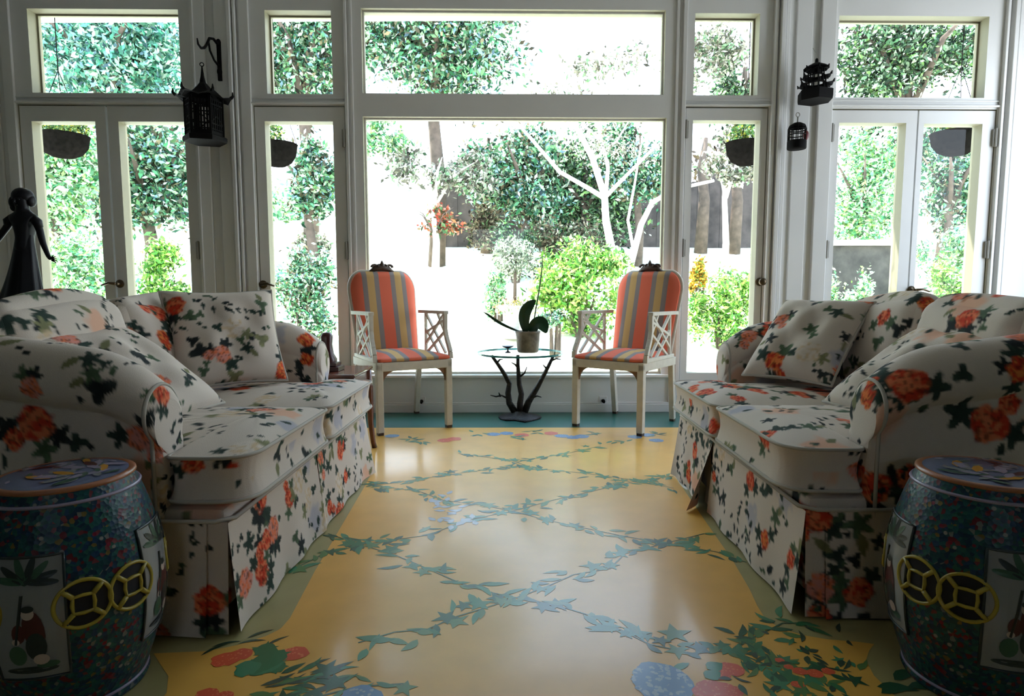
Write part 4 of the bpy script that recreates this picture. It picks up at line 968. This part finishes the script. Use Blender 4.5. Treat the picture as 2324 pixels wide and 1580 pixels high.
# ------------------------------------------------------------------ garden
LEAFM = attr_mat('leaf_mass', .7, .2, trans=.45)
BARK = mat('bark', (.10, .07, .05), .9, noise=.4, nscale=6); PALEB = mat('pale_bark', (.75, .68, .60), .8, noise=.2, nscale=6)
def ground_z(x, y): 
    t = max(0, y - 7.0); return -.06 + (.0 if t <= 0 else .27 * t - .0 * t) * (1 if t > 0 else 0) - (.0)
def gz(x, y):
    t = max(0., y - 7.2); return -.06 + .225 * t * min(1, t / 1.5) + .015 * math.sin(x * 1.3 + y)
X, Yg = np.meshgrid(np.linspace(-34, 34, 120), np.linspace(4.75, 44, 110), indexing='ij')
G = np.stack([X, Yg, np.vectorize(gz)(X, Yg)], -1); m = M(); m.grid(G)
struct(m.build('ground', mat('sunlit_lawn', (.80, .84, .62), .9, .1, noise=.25, nscale=1.3), None, smooth=True))
m = M(); m.box((-6, 4.68, -.12), (6, 6.7, -.045)); struct(m.build('path', mat('pale_terrace', (.75, .73, .70), .8, noise=.1, nscale=5)))
m = M(); m.box((-6, 4.7, 3.3), (1.3, 5.75, 3.42)); m.box((1.3, 4.7, 3.3), (6, 5.43, 3.42)); struct(m.build('trim_12', PAINT))  # unseen overhang, stepped in depth to block the sun and shape its patch

PALS = {'mid': [(.10, .32, .20), (.20, .48, .34), (.05, .15, .10), (.45, .68, .50), (.72, .85, .76), (.04, .09, .08), (.30, .55, .30), (.85, .92, .88), (.25, .18, .14), (.40, .58, .95), (.10, .08, .07)],  # pale leaves paint sun dapple, dark ones shade, blue ones sky glints
        'bright': [(.30, .62, .42), (.55, .80, .60), (.80, .92, .80), (.12, .36, .24), (.90, .95, .85), (.45, .66, .26)],
        'dark': [(.05, .10, .07), (.03, .05, .045), (.10, .20, .13), (.18, .30, .20), (.07, .06, .05), (.40, .52, .42), (.75, .80, .78), (.30, .5, .2)],
        'white': [(.92, .88, .88), (.45, .38, .40), (.30, .25, .26), (.70, .62, .62), (.20, .18, .18), (.20, .32, .22)],
        'lime': [(.30, .62, .12), (.50, .78, .20), (.16, .40, .12), (.75, .85, .35), (.10, .24, .08), (.85, .90, .60)],
        'brown': [(.12, .08, .06), (.20, .14, .11), (.07, .05, .05), (.30, .24, .20), (.45, .40, .36), (.10, .16, .09)],
        'red': [(.70, .10, .08), (.80, .25, .15), (.10, .18, .10), (.16, .26, .14), (.75, .35, .35), (.25, .16, .12)],
        'orange': [(.85, .42, .06), (.90, .60, .15), (.20, .36, .10), (.80, .30, .05)],
        'teal': [(.10, .34, .30), (.25, .55, .48), (.06, .16, .15), (.55, .78, .72), (.75, .90, .90), (.30, .45, .70)]}
def crown(name, parent, center, rad, n, size, pal, seed, clumps=None, flat_=.0):
    n = int(n * 3.0); size *= .46; r = np.random.default_rng(seed); c = np.array(center, float); R = np.array(rad, float); k = clumps or max(6, n // 420)
    d = r.normal(size=(k, 3)); d /= np.linalg.norm(d, axis=1)[:, None]; cc = d * (r.random((k, 1)) ** .45) * .88
    p = cc[r.integers(0, k, n)] + r.normal(size=(n, 3)) * .17; l = np.linalg.norm(p, axis=1); p = p / np.maximum(1, l / 1.18)[:, None]; p = c + p * R
    ax = r.normal(size=(n, 3)); ax /= np.linalg.norm(ax, axis=1)[:, None]; ay = np.cross(ax, r.normal(size=(n, 3))); ay /= np.linalg.norm(ay, axis=1)[:, None]
    s = size * r.uniform(.5, 1.5, (n, 1)); v = np.stack([p - ax*s, p + ay*s*.45, p + ax*s, p - ay*s*.45], 1).reshape(-1, 3)
    me = bpy.data.meshes.new(name); me.vertices.add(4*n); me.vertices.foreach_set('co', v.ravel()); me.loops.add(4*n); me.loops.foreach_set('vertex_index', np.arange(4*n)); me.polygons.add(n); me.polygons.foreach_set('loop_start', np.arange(n)*4); me.polygons.foreach_set('loop_total', np.full(n, 4)); me.update(calc_edges=True); me.validate()
    pl = np.array(PALS[pal] if isinstance(pal, str) else pal); ci = r.integers(0, len(pl), n); C = np.clip(pl[ci] * np.array((1.08, 1.16, .84)) * r.uniform(.14, 1.35, (n, 1)), 0, .95); C = np.repeat(np.c_[C, np.ones(n)], 4, 0).astype(np.float32)
    a = me.color_attributes.new('print', 'FLOAT_COLOR', 'POINT'); a.data.foreach_set('color', C.ravel()); me.materials.append(LEAFM)
    o = bpy.data.objects.new(name, me); COL.objects.link(o); o.parent = parent; return o
seedc = [100]
def tree(label, px, py, rx, ry, Y, pal, n, size, tr=.12, bark=BARK, name='garden_tree', trunk=True, lean=0):
    seedc[0] += 1; p = at(px, py, Y=Y); s = Y / F; base = Vector((p.x + lean, Y, gz(p.x, Y) - .05)); R = thing(name, label, 'tree', base, 0, 'trees and shrubs in the garden')
    c = p - base; crown('crown', R, c, (rx * s, min(rx, ry) * s * .55, ry * s), n, size, pal, seedc[0])
    if trunk:
        m = M(); m.tube([(0, 0, 0), (c.x * .2 + tr * .4, 0, c.z * .35), (c.x * .6 - tr * .3, 0, c.z * .7), (c.x, 0, c.z + ry * s * .3)], [tr, tr * .8, tr * .6, tr * .25], 8)
        for k in range(4):
            a = k * 1.7 + seedc[0]; m.tube([(c.x * .6, 0, c.z * .7), (c.x + math.cos(a) * rx * s * .35, math.sin(a) * rx * s * .3, c.z + ry * s * .05), (c.x + math.cos(a) * rx * s * .7, math.sin(a) * rx * s * .5, c.z + ry * s * .35)], [tr * .5, tr * .3, tr * .08], 6)
        m.build('trunk', bark, R, smooth=True)
    return R
def shrub(label, px, py, rx, ry, Y, pal, n, size, cat='shrub', name='garden_shrub'):
    seedc[0] += 1; p = at(px, py, Y=Y); s = Y / F; zb = gz(p.x, Y); R = thing(name, label, cat, (p.x, Y, zb), 0, 'trees and shrubs in the garden')
    h = p.z + ry * s - zb; rz = max(ry * s, min(h * .52, ry * s * 2.2)); cz = h - rz; n = int(n * rz / (ry * s)); crown('foliage', R, (0, 0, cz), (rx * s, rx * s * .8, rz), n, size, pal, seedc[0])
    m = M()
    for k in range(5): a = k * 1.3; m.tube([(.05*math.cos(a), .05*math.sin(a), -.05), (rx*s*.3*math.cos(a), rx*s*.25*math.sin(a), max(cz, .2) * .8 + .05)], [.03, .012], 6)
    m.build('stem', BARK, R); return R
# left bay
tree('tall teal-green tree filling the transom over the left double doors', 240, 110, 200, 160, 15, 'teal', 7000, .16, .22)
tree('bright leafy tree behind the left double doors, below the transom tree', 330, 390, 175, 150, 12, 'mid', 5600, .13, .16)
tree('pale green tree at outer edge of the left double doors', 120, 380, 125, 140, 10.5, 'bright', 3800, .11, .12)
shrub('pale yellow-green bank of leaves at foot of left double doors', 170, 600, 120, 75, 8.6, 'bright', 2200, .08)
shrub('low hedge on the lawn seen through second left door leaf', 370, 590, 80, 45, 10, 'lime', 900, .08)
# left sidelight
tree('dense green tree in the small transom left of the picture window', 690, 110, 140, 150, 14, 'mid', 5000, .14, .2)
tree('mid green tree seen through the single door left of picture window', 700, 400, 85, 110, 11, 'mid', 1700, .11, .12)
shrub('grey-green shrub at foot of single door left of picture window', 690, 640, 75, 75, 8.4, 'mid', 1300, .07)
shrub('sparse low white-flowered shrub beyond the single left door', 700, 520, 60, 30, 11, 'white', 300, .09)
# picture window
tree('large dark green tree in upper left of the picture window', 985, 70, 205, 175, 14, 'mid', 7500, .14, .2)
tree('spreading tree with pale blossom in upper right of picture window', 1380, 175, 190, 100, 17, 'white', 480, .16, .15, trunk=False)
tree('green tree at left edge of the picture window below the rail', 865, 310, 75, 60, 13, 'bright', 800, .12, .1, trunk=False)
tree('white dogwood with loose blossom behind the lawn', 985, 400, 130, 80, 13, 'white', 800, .13, .09, bark=PALEB)
tree('green broadleaf tree behind the pale multi-stemmed tree', 1190, 390, 130, 135, 14.5, 'mid', 4200, .14, .16)
tree('dark thicket tree in front of the wooden fence', 1330, 420, 160, 150, 15, 'dark', 3600, .14, .14)
tree('leafy tree at right edge of the picture window', 1450, 370, 95, 130, 14, 'mid', 2600, .13, .12)
tree('red azalea bush beside the wooden fence', 985, 490, 85, 42, 13, 'red', 190, .11, .035, name='azalea_bush')
shrub('reddish azalea bush before the fence, right of the first azalea', 1130, 500, 70, 60, 13.6, 'brown', 700, .10)
shrub('big lime green bush beneath the pale multi-stemmed tree', 1315, 640, 115, 82, 8.7, 'lime', 2600, .085)
shrub('blue-green round shrub left of the lime green bush', 1130, 610, 36, 50, 9.4, 'bright', 700, .06)
shrub('small shrub on the lawn edge behind the glass table', 1260, 715, 40, 12, 8.0, 'mid', 260, .05)
shrub('brown leafless shrub between the fence and lime green bush', 1275, 530, 110, 55, 12.6, 'brown', 900, .09)
shrub('dark green shrub at the fence foot, left of lime green bush', 1170, 545, 60, 40, 12.2, 'dark', 350, .09)
# right sidelight and bay
tree('blossom tree in the small transom right of the picture window', 1630, 130, 95, 110, 15, 'white', 800, .13, .12, trunk=False)
tree('dark tree mass behind single door right of picture window', 1690, 200, 70, 150, 17, 'dark', 1500, .16, .25)
tree('white blossom tree seen through the single right door', 1650, 360, 85, 60, 12, 'white', 800, .10, .08, bark=PALEB)
shrub('orange flowering bush low in the single right door', 1590, 605, 28, 24, 9.6, 'orange', 260, .06, 'flower bush', 'flowering_bush')
shrub('yellow-green bush at foot of the single right door', 1645, 665, 85, 62, 8.3, 'lime', 1500, .065)
tree('dark spreading tree filling transom over right double doors', 2070, 120, 220, 125, 15, 'dark', 4000, .14, .2)
tree('pale green conifer seen through the right double doors', 1960, 430, 95, 190, 11, 'bright', 3000, .085, .09)
tree('mixed green tree behind the outer right door leaf', 2160, 400, 90, 140, 12.5, 'mid', 1700, .11, .12)
tree('dark greyish tree high behind the inner right door leaf', 1990, 330, 90, 90, 16, 'dark', 1500, .12, .16)
tree('leafy dark green tree filling top of outer right door leaf', 2150, 330, 80, 90, 14.2, 'mid', 1500, .11, .12)
shrub('feathery pale shrub in front of the stone wall', 1925, 650, 50, 75, 8.0, 'bright', 900, .06)
shrub('green shrub at foot of the outer right door leaf', 2150, 640, 60, 50, 8.2, 'lime', 900, .06)
shrub('speckled pale bank behind the outer right door leaf', 2150, 560, 70, 70, 10.5, 'bright', 900, .08)
# far woodland closing the view low down
for i, (px, rx, pal, lab) in enumerate(((150, 330, 'bright', 'farthest pale wood beyond the left double doors'), (640, 200, 'bright', 'farthest pale wood beyond single left door'), (1230, 260, 'brown', 'brown winter thicket beyond the wooden fence'), (1640, 160, 'brown', 'dark brown wood beyond single right door'), (2120, 260, 'mid', 'farthest green wood beyond right double doors'))):
    shrub(lab, px, 470, rx, 130, 24, pal, 1500, .26, 'thicket', 'woodland_thicket')
# pale multi-stemmed tree
Yp = 9.6; pb = at(1412, 690, Y=Yp); pt = thing('pale_tree', 'pale bare-limbed multi-stemmed tree behind the right striped armchair', 'tree', (pb.x, Yp, gz(pb.x, Yp) - .02), 0, 'trees and shrubs in the garden')
org = Vector(pt.location)
def limb(L, r0, r1, dy=0):
    m = M(); r0 *= .68; r1 *= .6; P = [at(x, y, Y=Yp + dy * i) - org for i, (x, y) in enumerate(L)]; n = len(P); m.tube(P, [r0 + (r1 - r0) * i / (n - 1) for i in range(n)], 8); m.build('limb', PALEB, pt, smooth=True)
limb([(1418, 740), (1412, 690), (1395, 600), (1375, 500), (1372, 445), (1345, 360), (1300, 270), (1270, 200)], .11, .05, -.05)
limb([(1372, 450), (1340, 430), (1270, 390), (1210, 320), (1170, 275)], .06, .03, -.15)
limb([(1374, 450), (1380, 380), (1360, 300), (1352, 240)], .05, .025, .1)
limb([(1376, 445), (1420, 400), (1480, 340), (1520, 260)], .05, .02, -.1)
limb([(1420, 690), (1432, 600), (1455, 510), (1480, 460), (1530, 430), (1620, 410)], .085, .04, .08)
limb([(1440, 580), (1425, 500), (1440, 420), (1455, 330)], .04, .02, .12)
limb([(1345, 365), (1400, 320), (1430, 270)], .03, .015, .1)
crown('blossom', pt, at(1400, 330, Y=Yp) - org, (1.1, .8, .6), 300, .06, 'white', 5)
# fence of upright boards
FW = mat('weathered_boards', (.075, .058, .05), .9, noise=.4, nscale=3)
fe = thing('fence', 'weathered grey-brown upright board fence at back of the garden', 'fence', (0, 0, 0)); a = at(1000, 560, Y=16.5); b = at(1760, 560, Y=16.5)
m = M(); x = a.x
while x < b.x:
    h = 1.75 + random.uniform(-.06, .06); z0 = gz(x, 16.5) - .1; m.box((x, 16.5 + random.uniform(-.01, .01), z0), (x + .152, 16.53, z0 + h + .1)); x += .15
m.build('boards', FW, fe)
x = a.x
while x < b.x + .1: m = M(); z0 = gz(x, 16.6) - .1; m.box((x - .06, 16.54, z0), (x + .06, 16.66, z0 + 2.0)); m.build('post', FW, fe); x += 1.8
for px in (1105, 1245, 1590, 1665):   # bare trunks by the fence
    p = at(px, 560, Y=15.6); t = thing('tree_trunk', 'bare dark trunk before the board fence, ' + {1105: 'behind the red azaleas', 1245: 'left of the pale multi-stemmed tree', 1590: 'beside the jamb in single right door', 1665: 'mid pane of single right door'}[px], 'tree', (p.x, 15.6, gz(p.x, 15.6) - .1), 0, 'trees and shrubs in the garden')
    m = M(); m.tube([(0, 0, 0), (.06, 0, 1.4), (-.03, 0, 2.2), (.06, 0, 2.9)], [.17, .14, .11, .05], 8); m.build('trunk', BARK, t, smooth=True)
# low stone wall by the right double doors
STN = mat('garden_stone', (.05, .045, .036), .9, noise=.5, nscale=5, bump=.5, bscale=9)  # darkened base colour paints in the wall's shade
a = at(1870, 545, Y=9.2); b = at(2070, 535, Y=9.2); sw = thing('garden_wall', 'low stone garden wall with pale coping behind right double doors', 'wall', (0, 0, 0))
m = M(); m.box((a.x, 9.2, gz(a.x, 9.2) - .1), (b.x, 9.5, a.z - .08)); m.build('stonework', STN, sw, bevel=.02)
m = M(); m.box((a.x - .05, 9.14, a.z - .08), (b.x + .05, 9.56, a.z)); m.build('coping', mat('pale_coping', (.8, .78, .72), .8), sw, bevel=.02)
# topiary urn on the lawn
Yu = 8.6; ub = at(1168, 715, Y=Yu); ur = thing('topiary_urn', 'grey clipped ball plant in pedestal urn among pale flowers on lawn', 'planter', (ub.x, Yu, gz(ub.x, Yu) - .01)); o_ = Vector(ur.location)
su = Yu / F; ztop = (at(1168, 585, Y=Yu) - o_).z
m = M(); m.lathe([(0, 0), (.16, 0), (.16, .06), (.07, .10), (.06, .26), (.16, .36), (.20, .44), (.19, .46), (0, .44)], 24); m.build('urn', mat('grey_stone', (.35, .34, .33), .8, noise=.3, nscale=9), ur, smooth=True)
m = M(); m.tube([(0, 0, .42), (.01, 0, ztop)], [.025, .02], 8); m.build('stem', BARK, ur, smooth=True)
crown('foliage', ur, (0, 0, ztop), (.31, .31, .27), 700, .055, [(.5, .5, .5), (.7, .68, .70), (.3, .32, .32), (.82, .82, .84), (.18, .2, .2)], 77, 40)
crown('flowers', ur, (0, -.05, .42), (.36, .3, .16), 260, .05, [(.9, .85, .75), (.92, .6, .2), (.95, .93, .9), (.8, .5, .5), (.2, .3, .15)], 78, 30)
# hanging baskets under the eave
BSK = mat('coir_basket', (.008, .007, .006), 1, 0, noise=.4, nscale=30)
for px, py, sx, lab in ((142, 318, 1.12, 'dark hanging basket beyond outer left door leaf'), (628, 338, .95, 'dark hanging basket with yellow leaves beyond single left door'), (1694, 335, .95, 'dark hanging basket beyond single right door'), (2172, 312, 1.1, 'dark hanging basket beyond outer right door leaf')):
    Yb = 5.25; p = at(px, py, Y=Yb); hb = thing('hanging_basket', lab, 'hanging basket', (p.x, Yb, p.z - .06), 0, 'hanging baskets under the eave'); r = .175 * sx
    m = M(); m.lathe([(.0, -.085), (r*.4, -.08), (r*.7, -.05), (r*.92, .01), (r, .09), (r*1.02, .10), (r*.95, .10), (0, .09)], 24); m.build('basket', BSK, hb, smooth=True)
    m = M()
    for k in range(3): a = k * 2.09; m.tube([(r*math.cos(a), r*math.sin(a), .10), (0, 0, .62)], .003, 5)
    m.tube([(0, 0, .62), (0, 0, 3.3 - p.z + .06)], .004, 5); m.build('chain', IRON, hb)
    crown('plant', hb, (0, 0, .15), (r*1.1, r*1.0, .10), 220, .035, [(.05, .12, .06), (.12, .25, .10), (.6, .5, .1), (.3, .4, .15)], int(px), 14)

# ------------------------------------------------------------------ light
w = bpy.data.worlds.new('sky'); S.world = w; w.use_nodes = True; nt = w.node_tree; bg = nt.nodes['Background']
tc = nt.nodes.new('ShaderNodeTexCoord'); sp = nt.nodes.new('ShaderNodeSeparateXYZ'); nt.links.new(tc.outputs['Generated'], sp.inputs[0])
rp = nt.nodes.new('ShaderNodeValToRGB'); rp.color_ramp.elements[0].position = 0; rp.color_ramp.elements[0].color = (.86, .93, 1, 1); rp.color_ramp.elements[1].position = .7; rp.color_ramp.elements[1].color = (.45, .68, 1, 1)
nt.links.new(sp.outputs[2], rp.inputs[0]); nt.links.new(rp.outputs[0], bg.inputs['Color']); bg.inputs['Strength'].default_value = 7.6
sd = bpy.data.lights.new('sun', 'SUN'); sd.energy = 17; sd.angle = math.radians(.6); sd.color = (1, .95, .86); so = bpy.data.objects.new('sun', sd); COL.objects.link(so)
sdir = Vector((.62, -.40, -1.05)).normalized(); so.rotation_euler = sdir.to_track_quat('-Z', 'Y').to_euler(); so.location = (-6, 12, 12)
S.view_settings.view_transform = 'Standard'; S.view_settings.look = 'None'; S.view_settings.exposure = 0; S.view_settings.gamma = 1
S.cycles.use_denoising = True; S.cycles.max_bounces = 8; S.cycles.diffuse_bounces = 4; S.cycles.transparent_max_bounces = 12; S.cycles.sample_clamp_indirect = 6
